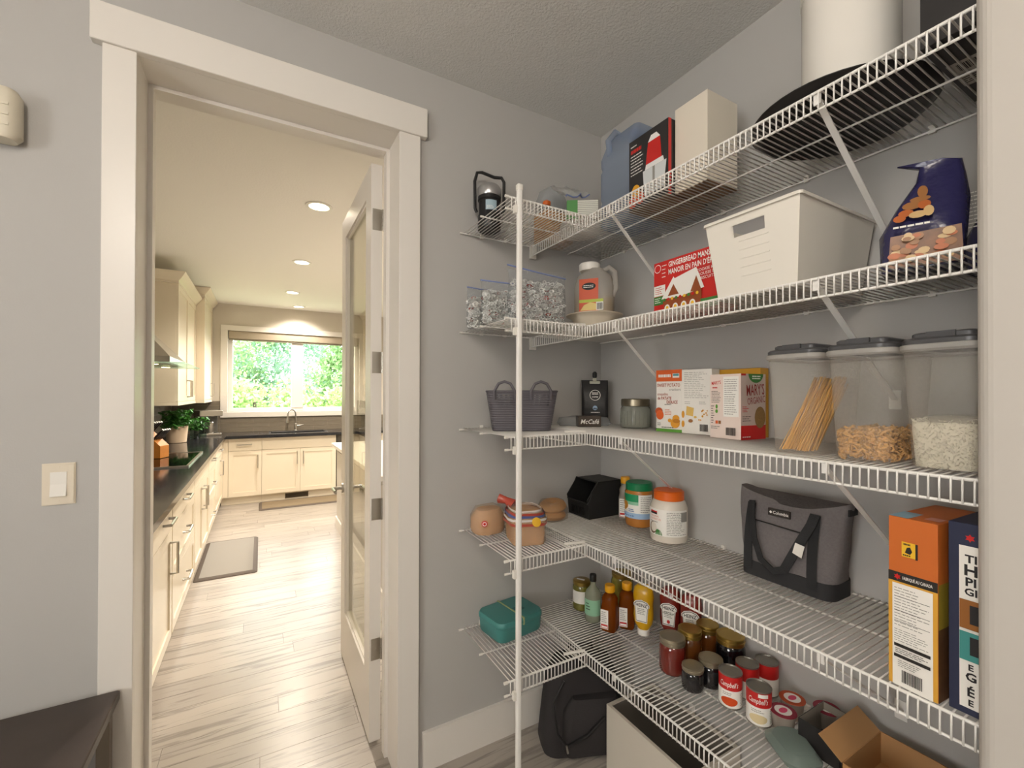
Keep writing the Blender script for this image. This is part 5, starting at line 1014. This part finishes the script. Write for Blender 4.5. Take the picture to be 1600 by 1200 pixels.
# body with a dipping top edge
mb = MB(); ringsN = 9; Lr = []
for j in range(ringsN):
    v_ = j/(ringsN-1); ww = w_*(0.87+0.15*v_); dd = d_*(1.0-0.55*v_**1.3); pts = []
    for q_ in range(48):
        a = 2*math.pi*q_/48; e2 = 4.0; x_ = math.cos(a); y_ = math.sin(a); s_ = (abs(x_)**e2+abs(y_)**e2)**(-1/e2); x_ *= s_; y_ *= s_
        top = 0.262-0.030*(1-abs(x_)**2)*1.2+(0.012 if x_ < -0.2 else 0.0)*(1-abs(x_)) ; z_ = 0.043+(top-0.043)*v_
        pts.append((x_*ww/2, y_*dd/2-0.006*math.sin(v_*3), z_))
    Lr.append(pts)
mb.add([p_ for l_ in Lr for p_ in l_], [(j*48+i, j*48+(i+1) % 48, (j+1)*48+(i+1) % 48, (j+1)*48+i) for j in range(ringsN-1) for i in range(48)], True); mb.add(Lr[-1], [tuple(range(48))])
crumple(mb, 0.005, 14, 3).build('body', M_hth, cg)
def fy(z_): v_ = (z_-0.043)/0.21; return -d_*(1.0-0.55*max(0, v_)**1.3)/2-0.006*math.sin(v_*3)-0.0055
for x_ in (-0.098, 0.082):
    mb = MB(); zs = [0.02+0.022*i for i in range(10)]
    for a, b in zip(zs, zs[1:]): mb.add([(x_-0.013, fy(max(a, 0.043)), a), (x_+0.013, fy(max(a, 0.043)), a), (x_+0.013, fy(max(b, 0.043)), b), (x_-0.013, fy(max(b, 0.043)), b)], [(0, 1, 2, 3)])
    mb.build('strap', M_strap, cg)
hp = [(-0.095, fy(0.21)-0.004, 0.225), (-0.088, fy(0.18)-0.010, 0.18), (-0.072, fy(0.13)-0.016, 0.12), (-0.048, fy(0.08)-0.018, 0.065), (-0.012, fy(0.05)-0.016, 0.042), (0.018, fy(0.05)-0.016, 0.055), (0.040, fy(0.08)-0.018, 0.10), (0.062, fy(0.13)-0.018, 0.15), (0.080, fy(0.18)-0.012, 0.195), (0.083, fy(0.21)-0.004, 0.222)]
mb = MB(); PV = [Vector(q_) for q_ in hp]
for i in range(len(PV)-1):
    a, b = PV[i], PV[i+1]; 
    def off(i_):
        t0 = (PV[min(i_+1, len(PV)-1)]-PV[max(i_-1, 0)]).normalized(); return Vector((t0.z, 0.25, -t0.x)).normalized()*0.0115
    oa, ob = off(i), off(i+1); th = Vector((0, 0.003, 0)); mb.add([a-oa, a+oa, b+ob, b-ob, a-oa+th, a+oa+th, b+ob+th, b-ob+th], [(0, 1, 2, 3), (7, 6, 5, 4), (0, 3, 7, 4), (1, 5, 6, 2)])
mb.build('hanging_handle', M_strap, cg)
lb_ = MB().box(-0.046, fy(0.205)-0.002, 0.192, 0.016, fy(0.205)+0.004, 0.213).build('logo_patch', mat('patch_dark', '#35302e', 0.5), cg)
f = Face(lb_, 'F', 0.062, 0, 0.021); f.at = lambda x, z, e: (-0.046+x, fy(0.205)-0.0022-e, 0.192+z)
f.text('Columbia', 0.037, 0.0065, 0.009, M_wt, 0.044, 0.01); f.poly([(0.004, 0.0105), (0.0085, 0.015), (0.013, 0.0105), (0.0085, 0.006)], M_wt, 'diamond_mark')
MB().tube([(-0.085, fy(0.165)+0.001, 0.170), (0.06, fy(0.165)+0.001, 0.163)], 0.0018, 6).build('zipper', M_strap, cg)
MB().prism([(0.042, 0.112), (0.066, 0.104), (0.074, 0.138), (0.050, 0.142)], 1, fy(0.12)-0.022, fy(0.12)-0.0212).build('price_tag', M_paper, cg)
MB().box(0.125, -0.02, 0.228, 0.152, 0.025, 0.246).build('side_pull', M_strap, cg)
# granola / pancake boxes
M_ob = mat('orange_card', '#c4682c', 0.42)
ob = carton('food_box', 'tall orange and yellow food box with nutrition panel', 'box', (1.146, 0.339), (0.073, 0.185, 0.318), -94, M_ob, 4)
f = Face(ob, 'F', 0.073, 0.185, 0.318); M_yb = mat('yellow_card', '#d6a13c', 0.42); M_blk = mat('black_band', '#2a2725', 0.45)
f.rect(0, 0, 0.073, 0.208, M_yb, 'yellow_panel'); f.rect(0, 0.196, 0.073, 0.214, M_blk, 'black_band'); f.text('FABRIQU\u00c9 AU CANADA', 0.044, 0.202, 0.0058, M_wt, 0.044, 0.01); f.poly([(0.014+0.006*math.cos(R(a))*(1 if i % 2 else 0.55), 0.205+0.006*math.sin(R(a))*(1 if i % 2 else 0.55)) for i, a in enumerate(range(0, 360, 30))], M_red, 'maple_mark')
f.rect(0.021, 0.246, 0.042, 0.274, M_yel, 'emblem_patch'); f.poly([(0.026, 0.254), (0.029, 0.264), (0.034, 0.266), (0.037, 0.258), (0.034, 0.252)], M_ink, 'emblem'); f.lines(0.023, 0.247, 0.040, 0.252, 1, M_ink, 0.5, 3); f.lines(0.024, 0.267, 0.039, 0.273, 1, M_ink, 0.5, 4); f.rect(0.042, 0.245, 0.0455, 0.274, M_blk, 'emblem_side')
f.rect(0.007, 0.0, 0.067, 0.193, M_paper, 'white_panel'); f.lines(0.010, 0.112, 0.062, 0.187, 14, M_gray, 0.25, 31); f.lines(0.010, 0.083, 0.062, 0.108, 6, M_gray, 0.28, 32)
for z_ in (0.168, 0.142, 0.122): f.rect(0.010, z_, 0.063, z_+0.0008, M_ink, 'table_rule')
f.rect(0.010, 0.074, 0.064, 0.080, M_blk, 'black_band'); f.lines(0.012, 0.062, 0.062, 0.072, 3, M_ink, 0.3, 33); f.rect(0.010, 0.054, 0.064, 0.060, M_blk, 'black_band'); f.lines(0.016, 0.037, 0.058, 0.051, 4, M_gray, 0.35, 34); f.barcode(0.022, 0.010, 0.053, 0.033, M_ink)
f = Face(ob, 'R', 0.073, 0.185, 0.318); f.rect(0, 0, 0.185, 0.13, mat('brown_photo', '#5e4129', 0.45, vary=0.5, vscale=40), 'side_picture'); f.rect(0, 0.13, 0.185, 0.21, mat('olive_photo', '#9a8630', 0.45), 'side_picture')
f = Face(ob, 'T', 0.073, 0.185, 0.318); f.rect(0.0, 0.0, 0.03, 0.06, mat('sky_print', '#8fb4c9', 0.45), 'top_print'); f.rect(0.045, 0.02, 0.068, 0.05, mat('pink_print', '#c98a7a', 0.45), 'top_print')
nb_ = carton('food_box', 'dark navy food box with white front panel by the wall corner', 'box', (1.155, 0.2715), (0.046, 0.19, 0.328), -92, mat('navy_card', '#2b3048', 0.42), 4)
f = Face(nb_, 'F', 0.046, 0.19, 0.328)
f.rect(0.014, 0.012, 0.046, 0.290, M_paper, 'white_panel'); f.poly([(0.028+0.007*math.cos(R(a))*(1 if i % 2 else 0.55), 0.304+0.007*math.sin(R(a))*(1 if i % 2 else 0.55)) for i, a in enumerate(range(0, 360, 30))], M_red, 'maple_mark')
for t_, z_, h_ in (('TI', 0.262, 0.013), ('H', 0.240, 0.018), ('PI', 0.222, 0.014), ('GI', 0.206, 0.012), ('E', 0.078, 0.010), ('G', 0.060, 0.014), ('\u00c9', 0.034, 0.014), ('E', 0.018, 0.010)): f.text(t_, 0.029, z_, h_, M_ink, 0.022, 0.03)
f.rect(0.015, 0.148, 0.046, 0.198, mat('amber_photo', '#8f5a26', 0.45), 'amber_picture'); f.rect(0.015, 0.094, 0.046, 0.143, mat('teal_photo', '#3f8a86', 0.45), 'teal_picture'); f.rect(0.028, 0.158, 0.044, 0.19, M_ink, 'cup_picture'); f.rect(0.028, 0.105, 0.044, 0.136, M_ink, 'cup_picture')

# ================================================================== LOWEST SHELF
S5 = Z[5]+0.0045
lu = thing('lunch_box', 'teal plastic lunch box with elastic band', 'lunch box', (0.885, 1.565, S5), 8)
M_teal = mat('teal_plastic', '#43827f', 0.45)
MB().rloft([(0.205, 0.155, 0.03, 0.0), (0.215, 0.165, 0.034, 0.008), (0.22, 0.17, 0.036, 0.052)], n=6).build('tub', M_teal, lu)
MB().rloft([(0.222, 0.172, 0.036, 0.053), (0.226, 0.176, 0.038, 0.056), (0.226, 0.176, 0.038, 0.068), (0.216, 0.166, 0.034, 0.076), (0.20, 0.15, 0.03, 0.077)], n=6).build('lid', M_teal, lu)
MB().box(-0.003, -0.0895, 0.05, 0.003, 0.0895, 0.0784).build('elastic_band', mat('olive_band', '#a0a878', 0.7), lu); MB().bevbox(0.008, -0.03, 0.077, 0.05, 0.0, 0.0788, 0.0006).build('logo_mark', mat('teal_dark', '#1f5c63', 0.4), lu)
M_olv = mat('olive_brine', '#6e6a2a', 0.2, vary=0.5, vscale=60, coat=0.5)
ol = jar('pickle_jar', 'short jar of olives with gold lid by the green bottle', 'jar', 1.245, 1.555, 5, [(0.034, 0), (0.039, 0.005), (0.04, 0.02), (0.04, 0.10), (0.035, 0.11)], M_olv, [(0.036, 0.108), (0.039, 0.110), (0.039, 0.124), (0.036, 0.126), (0, 0.126)], M_gold, rz=-60)
f = Face(ol, 'C', 0, 0, 0, 0.0402, -90); f.rect(-0.04, 0.035, 0.04, 0.088, M_paper, 'label'); f.poly([(-0.03, 0.04), (0.03, 0.04), (0.0, 0.06), (-0.035, 0.07)], mat('brown_print', '#7a4a2a', 0.5), 'label_print')
MB().box(-0.024, -0.006, 0.1262, 0.012, 0.006, 0.1266).build('lid_sticker', M_wt, ol)
gb_ = bottle('syrup_bottle', 'clear bottle with pale green label and black cap', 1.222, 1.452, 5, 0.192, 0.034, film('pale_green_glass', '#c7cdb8', 0.5, 0.08, 0.3), 0.0135, -60, 0.56, 0.32, 'glass_bottle', capm=M_black, square=False)
f = Face(gb_, 'C', 0, 0, 0, 0.0342, -90); f.rect(-0.046, 0.03, 0.046, 0.095, mat('mint_label', '#8fc0a0', 0.5), 'label'); f.lines(-0.02, 0.05, 0.0, 0.085, 3, M_ink, 0.4, 4)
for i, (x, y, lab, rz_) in enumerate(((1.232, 1.360, 'honey bottle with white label in front of its twin', -62), (1.308, 1.342, 'honey bottle standing behind another by the mustard', -50))):
    h_ = bottle('honey_bottle', lab, x, y, 5, 0.180, 0.031, M_honey, 0.0195, rz_); f = Face(h_, 'F', 0.062, 0.063, 0.1); f.rect(0.004, 0.012, 0.036, 0.088, M_paper, 'label'); f.lines(0.008, 0.036, 0.033, 0.082, 6, M_gray, 0.4, 7+i); f.rect(0.006, 0.015, 0.034, 0.03, M_red, 'label_band'); f.rect(0.008, 0.017, 0.032, 0.024, M_wt, 'label_band')
jar('pickle_jar', 'tall jar of yellow-green pickles behind the honey bottles', 'jar', 1.375, 1.440, 5, [(0.04, 0), (0.046, 0.005), (0.047, 0.02), (0.047, 0.14), (0.040, 0.158)], mat('pickle_brine', '#7d7325', 0.15, coat=0.5, vary=0.3, vscale=40), [(0.041, 0.156), (0.044, 0.158), (0.044, 0.174), (0.0, 0.176)], M_gold)
def condiment(name, label, x, y, m, rz, capm, upside, sub):
    t = thing(name, label, 'bottle', (x, y, S5), rz); h0 = 0.022
    MB().lathe([(0.021, 0), (0.023, 0.002), (0.023, h0), (0.020, h0+0.002)], 20).build('cap', capm, t)
    MB().rloft([(0.04, 0.036, 0.018, h0), (0.070, 0.050, 0.024, h0+0.025), (0.078, 0.054, 0.026, h0+0.05), (0.074, 0.050, 0.025, h0+0.10), (0.080, 0.056, 0.027, h0+0.13), (0.072, 0.050, 0.024, h0+0.16), (0.045, 0.03, 0.014, h0+0.172)], n=6).build('bottle', m, t)
    f = Face(t, 'F', 0.078, 0.056, 0.2); X = lambda q_: 0.039+q_; b_ = h0+0.035
    key = [(-0.022, 0), (0.022, 0), (0.026, 0.06), (0.031, 0.062), (0.031, 0.072), (0.022, 0.082), (0.0, 0.088), (-0.022, 0.082), (-0.031, 0.072), (-0.031, 0.062), (-0.026, 0.06)]
    f.poly([(X(a), b_+c) for a, c in key], M_wt, 'label'); f.poly([(X(a*0.93), b_+0.003+c*0.93) for a, c in key], M_ink, 'label_outline'); f.poly([(X(a*0.87), b_+0.0055+c*0.875) for a, c in key], M_wt, 'label')
    f.text('HEINZ', X(0), b_+0.061, 0.0125, M_ink, 0.044, 0.02); f.lines(X(-0.016), b_+0.03, X(0.016), b_+0.056, 4, M_gray, 0.4, 5)
    if sub: f.text(sub, X(0), b_+0.044, 0.008, mat('green_gray_ink', '#5b6b52', 0.5), 0.042, 0.01); f.ell(X(0), b_+0.016, 0.006, 0.007, M_red, 'tomato_picture')
    return t
condiment('mustard_bottle', 'yellow upside-down mustard squeeze bottle', 1.325, 1.268, mat('mustard', '#d2a10f', 0.3, coat=0.3), -62, M_white, True, None)
condiment('ketchup_bottle', 'red ketchup squeeze bottle with full front label showing', 1.397, 1.198, mat('ketchup', '#7c2018', 0.3, coat=0.3), -62, M_white, True, 'KETCHUP')
condiment('ketchup_bottle', 'red ketchup squeeze bottle half hidden behind its twin', 1.418, 1.118, mat('ketchup', '#7c2018'), -58, M_white, True, None)
def mason(label, x, y, r0, hh, m, lidm, ribs=True):
    t = jar('preserve_jar', label, 'jar', x, y, 5, [(r0*0.86, 0), (r0*0.97, 0.005), (r0, 0.015), (r0, hh*0.68), (r0*0.9, hh*0.78), (r0*0.86, hh*0.80)], m, [(r0*0.88, hh*0.79), (r0*0.95, hh*0.80), (r0*0.95, hh*0.86), (r0*0.98, hh*0.87), (r0*0.98, hh*0.90), (r0*0.95, hh*0.91), (r0*0.95, hh*0.985), (r0*0.9, hh), (r0*0.76, hh), (r0*0.74, hh*0.992), (0, hh*0.992)], lidm)
    return t
M_jred = mat('red_preserve', '#6a2018', 0.12, coat=0.8); M_jbr = mat('amber_preserve', '#5e3414', 0.12, coat=0.8); M_jdk = mat('dark_jam', '#16161a', 0.1, coat=0.8); M_tin = mat('tin_ring', '#a29a86', 0.35, 0.8)
mason('wide jar of red preserve with tin screw ring', 1.238, 1.052, 0.044, 0.120, M_jred, M_tin)
mason('jar of amber preserve between the red jar and the can', 1.318, 1.045, 0.041, 0.128, M_jbr, M_gold)
mason('amber jar with gold lid against the back wall', 1.402, 1.035, 0.040, 0.128, M_jbr, M_gold)
mason('large dark jam jar with gold lid by the back wall', 1.400, 0.945, 0.047, 0.132, M_jdk, M_gold)
mason('smallest dark jam jar with tin ring before the others', 1.222, 0.957, 0.035, 0.074, M_jdk, M_tin)
mason('squat dark jam jar between small jar and soup can', 1.292, 0.942, 0.039, 0.086, M_jdk, M_tin)
def can(label, x, y, rz, kind):
    t = thing('soup_can', label, 'can', (x, y, S5), rz); r0, hh = 0.033, 0.102
    M_tn = mat('can_tin', '#9a968e', 0.35, 0.85)
    MB().lathe([(r0*0.98, 0), (r0*1.03, 0.001), (r0*1.03, 0.003), (r0, 0.004), (r0, hh-0.004), (r0*1.03, hh-0.003), (r0*1.03, hh), (r0*0.97, hh), (r0*0.95, hh-0.004), (0, hh-0.004)], 28).build('tin', M_tn, t)
    for q_ in range(1, 3): MB().lathe([(r0*(0.9-0.25*q_), hh-0.0035), (r0*(0.86-0.25*q_), hh-0.0035)], 24, cap=(False, False)).build('lid_ring', M_tin, t)
    MB().lathe([(r0+0.0004, 0.005), (r0+0.0004, hh*0.55)], 28, cap=(False, False)).build('label_white', M_wt, t); MB().lathe([(r0+0.0004, hh*0.55), (r0+0.0004, hh-0.005)], 28, cap=(False, False)).build('label_red', M_red, t)
    f = Face(t, 'C', 0, 0, 0, r0+0.0004, -90)
    if kind < 2:
        f.text('Campbell\u2019s', 0.0, hh*0.66, 0.015, M_wt, 0.052, 0.01, 0.3); f.lines(-0.018, hh*0.40, 0.018, hh*0.5, 2, M_gray, 0.4, kind+3)
        f.ell(0.0, 0.024, 0.024, 0.013, mat('soup_orange', '#c8491a', 0.4) if kind == 0 else mat('soup_cream', '#d6c49a', 0.4), 'soup_picture')
        if kind == 1: f.rect(0.0, hh*0.84, 0.026, hh*0.94, M_wt, 'corner_patch')
    f2 = Face(t, 'C', 0, 0, 0, r0+0.0004, 0); f2.lines(-0.02, 0.012, 0.024, 0.05, 8, M_gray, 0.3, kind+7)
can('soup can with orange soup picture on the label', 1.262, 0.852, -62, 0); can('soup can with creamy soup picture on the label', 1.268, 0.766, -62, 1); can('soup can with red band behind the two labeled cans', 1.345, 0.850, -20, 2); can('soup can standing against the back wall', 1.413, 0.828, -20, 3)
def cup(label, x, y, m1, z=None):
    t = thing('snack_cup', label, 'cup', (x, y, S5 if z is None else z)); MB().lathe([(0.024, 0), (0.026, 0.003), (0.031, 0.048), (0.034, 0.050), (0.034, 0.052)], 24, cap=(True, False)).build('cup', film('cup_plastic', '#d8cfc4', 0.3, 0.2), t)
    MB().lathe([(0.0345, 0.052), (0.034, 0.0528), (0, 0.0528)], 24).build('foil_lid', m1, t); f = Face(t, 'T', 0.068, 0.068, 0.0528)
    f.ell(0.034, 0.034, 0.022, 0.022, M_wt, 'lid_print'); f.ell(0.034, 0.034, 0.015, 0.009, mat('pink_ink', '#d24a6e', 0.45), 'lid_print'); return t
M_pink = mat('crimson_foil', '#8f2238', 0.3, 0.3); M_orf = mat('orange_foil', '#b5481c', 0.3, 0.3)
cup('snack cup with orange foil lid by the black carton', 1.372, 0.728, M_orf); cup('snack cup with crimson foil lid against the wall', 1.415, 0.655, M_pink); cup('snack cup with crimson foil lid in front of the orange one', 1.295, 0.712, M_pink)
def opencarton(label, x, y, rz, w_, d_, h_, mo, mi, flap):
    t = thing('open_carton', label, 'box', (x, y, S5), rz); tt = 0.002
    mb = MB().box(-w_/2, -d_/2, 0, w_/2, d_/2, tt)
    for a in ((-w_/2, -d_/2, 0, -w_/2+tt, d_/2, h_), (w_/2-tt, -d_/2, 0, w_/2, d_/2, h_), (-w_/2, -d_/2, 0, w_/2, -d_/2+tt, h_), (-w_/2, d_/2-tt, 0, w_/2, d_/2, h_)): mb.box(*a)
    mb.build('carton', mo, t)
    mb = MB()
    for a in ((-w_/2+tt, -d_/2+tt, tt, -w_/2+tt+0.0006, d_/2-tt, h_), (w_/2-tt-0.0006, -d_/2+tt, tt, w_/2-tt, d_/2-tt, h_), (-w_/2+tt, d_/2-tt-0.0006, tt, w_/2-tt, d_/2-tt, h_)): mb.box(*a)
    mb.build('inside', mi, t)
    if flap: MB().add([(-w_/2, -d_/2, h_), (-w_/2, d_/2, h_), (-w_/2-0.05, d_/2, h_+0.035), (-w_/2-0.05, -d_/2, h_+0.035), (-w_/2-0.001, -d_/2, h_-0.001), (-w_/2-0.001, d_/2, h_-0.001), (-w_/2-0.051, d_/2, h_+0.034), (-w_/2-0.051, -d_/2, h_+0.034)], [(0, 1, 2, 3), (7, 6, 5, 4), (2, 6, 7, 3), (0, 3, 7, 4), (1, 5, 6, 2)]).build('flap', mi, t)
    return t
opencarton('black open-topped carton beside the snack cups', 1.338, 0.610, -90, 0.10, 0.13, 0.075, mat('black_card', '#2c2a2a'), mat('gray_card_inside', '#8a8378', 0.7), False)
opencarton('brown cardboard tray with raised flap at the end of the lowest shelf', 1.30, 0.44, -90, 0.17, 0.20, 0.08, M_kraft, mat('card_inside', '#b48a5c', 0.7), True)
t = thing('pouch_pack', 'gray-green foil pouch lying in front of the snack cups', 'pouch', (1.235, 0.655, S5), -30)
crumple(MB().rloft([(0.09, 0.12, 0.02, 0), (0.10, 0.13, 0.03, 0.012), (0.08, 0.10, 0.03, 0.03)], n=5), 0.004, 30, 4).build('pouch', mat('sage_foil', '#6f7d78', 0.35), t)

# ================================================================== ON THE FLOOR
bp_ = thing('backpack', 'charcoal backpack slumped on the floor under the shelves', 'backpack', (1.19, 1.485, 0), -22)
M_bp = mat('charcoal_nylon', '#2f2c2d', 0.75, bump=0.3, bscale=200)
crumple(MB().rloft([(0.34, 0.18, 0.05, 0.0), (0.36, 0.20, 0.07, 0.03), (0.35, 0.19, 0.08, 0.18), (0.31, 0.16, 0.07, 0.29), (0.24, 0.14, 0.06, 0.345), (0.14, 0.07, 0.03, 0.36)], n=7), 0.014, 9, 5).build('body', M_bp, bp_)
crumple(MB().rloft([(0.24, 0.06, 0.025, 0.03), (0.26, 0.075, 0.03, 0.05), (0.25, 0.07, 0.03, 0.2), (0.18, 0.04, 0.02, 0.25)], 0.02, -0.095, n=5), 0.006, 12, 2).build('front_pocket', M_bp, bp_)
MB().tube([(-0.10, -0.085, 0.31), (-0.15, -0.105, 0.24), (-0.14, -0.135, 0.14), (-0.10, -0.14, 0.09), (-0.02, -0.145, 0.13), (0.05, -0.14, 0.19)], 0.006, 8).build('zipper', mat('black_zip', '#171617', 0.5), bp_)
MB().tube([(-0.06, 0.03, 0.345), (-0.05, 0.03, 0.385), (0.05, 0.03, 0.385), (0.06, 0.03, 0.345)], 0.008, 8).build('grab_loop', M_bp, bp_); MB().tube([(-0.105, -0.146, 0.10), (-0.10, -0.148, 0.07)], 0.004, 6).build('zipper_pull', M_steel, bp_)
wbn = thing('floor_bin', 'white box with gray lining on the floor under the shelves', 'bin', (1.312, 1.13, 0), 0)
M_wb = mat('white_laminate', '#d5cdc0', 0.45); mb = MB(); w_, d_, h_ = 0.255, 0.39, 0.25; tt = 0.012
mb.box(-w_/2, -d_/2, 0, w_/2, d_/2, tt)
for a in ((-w_/2, -d_/2, tt, -w_/2+tt, d_/2, h_), (w_/2-tt, -d_/2, tt, w_/2, d_/2, h_), (-w_/2+tt, -d_/2, tt, w_/2-tt, -d_/2+tt, h_), (-w_/2+tt, d_/2-tt, tt, w_/2-tt, d_/2, h_)): mb.box(*a)
mb.build('box', M_wb, wbn)
mb = MB(); q_ = tt+0.0005
for a in ((-w_/2+q_, -d_/2+q_, tt, -w_/2+q_+0.002, d_/2-q_, h_-0.006), (w_/2-q_-0.002, -d_/2+q_, tt, w_/2-q_, d_/2-q_, h_-0.006), (-w_/2+q_, d_/2-q_-0.002, tt, w_/2-q_, d_/2-q_, h_-0.006), (-w_/2+q_, -d_/2+q_, tt, w_/2-q_, -d_/2+q_+0.002, h_-0.006), (-w_/2+q_, -d_/2+q_, tt+0.0005, w_/2-q_, d_/2-q_, tt+0.003)): mb.box(*a)
mb.build('lining', mat('gray_lining', '#6d675f', 0.8), wbn)
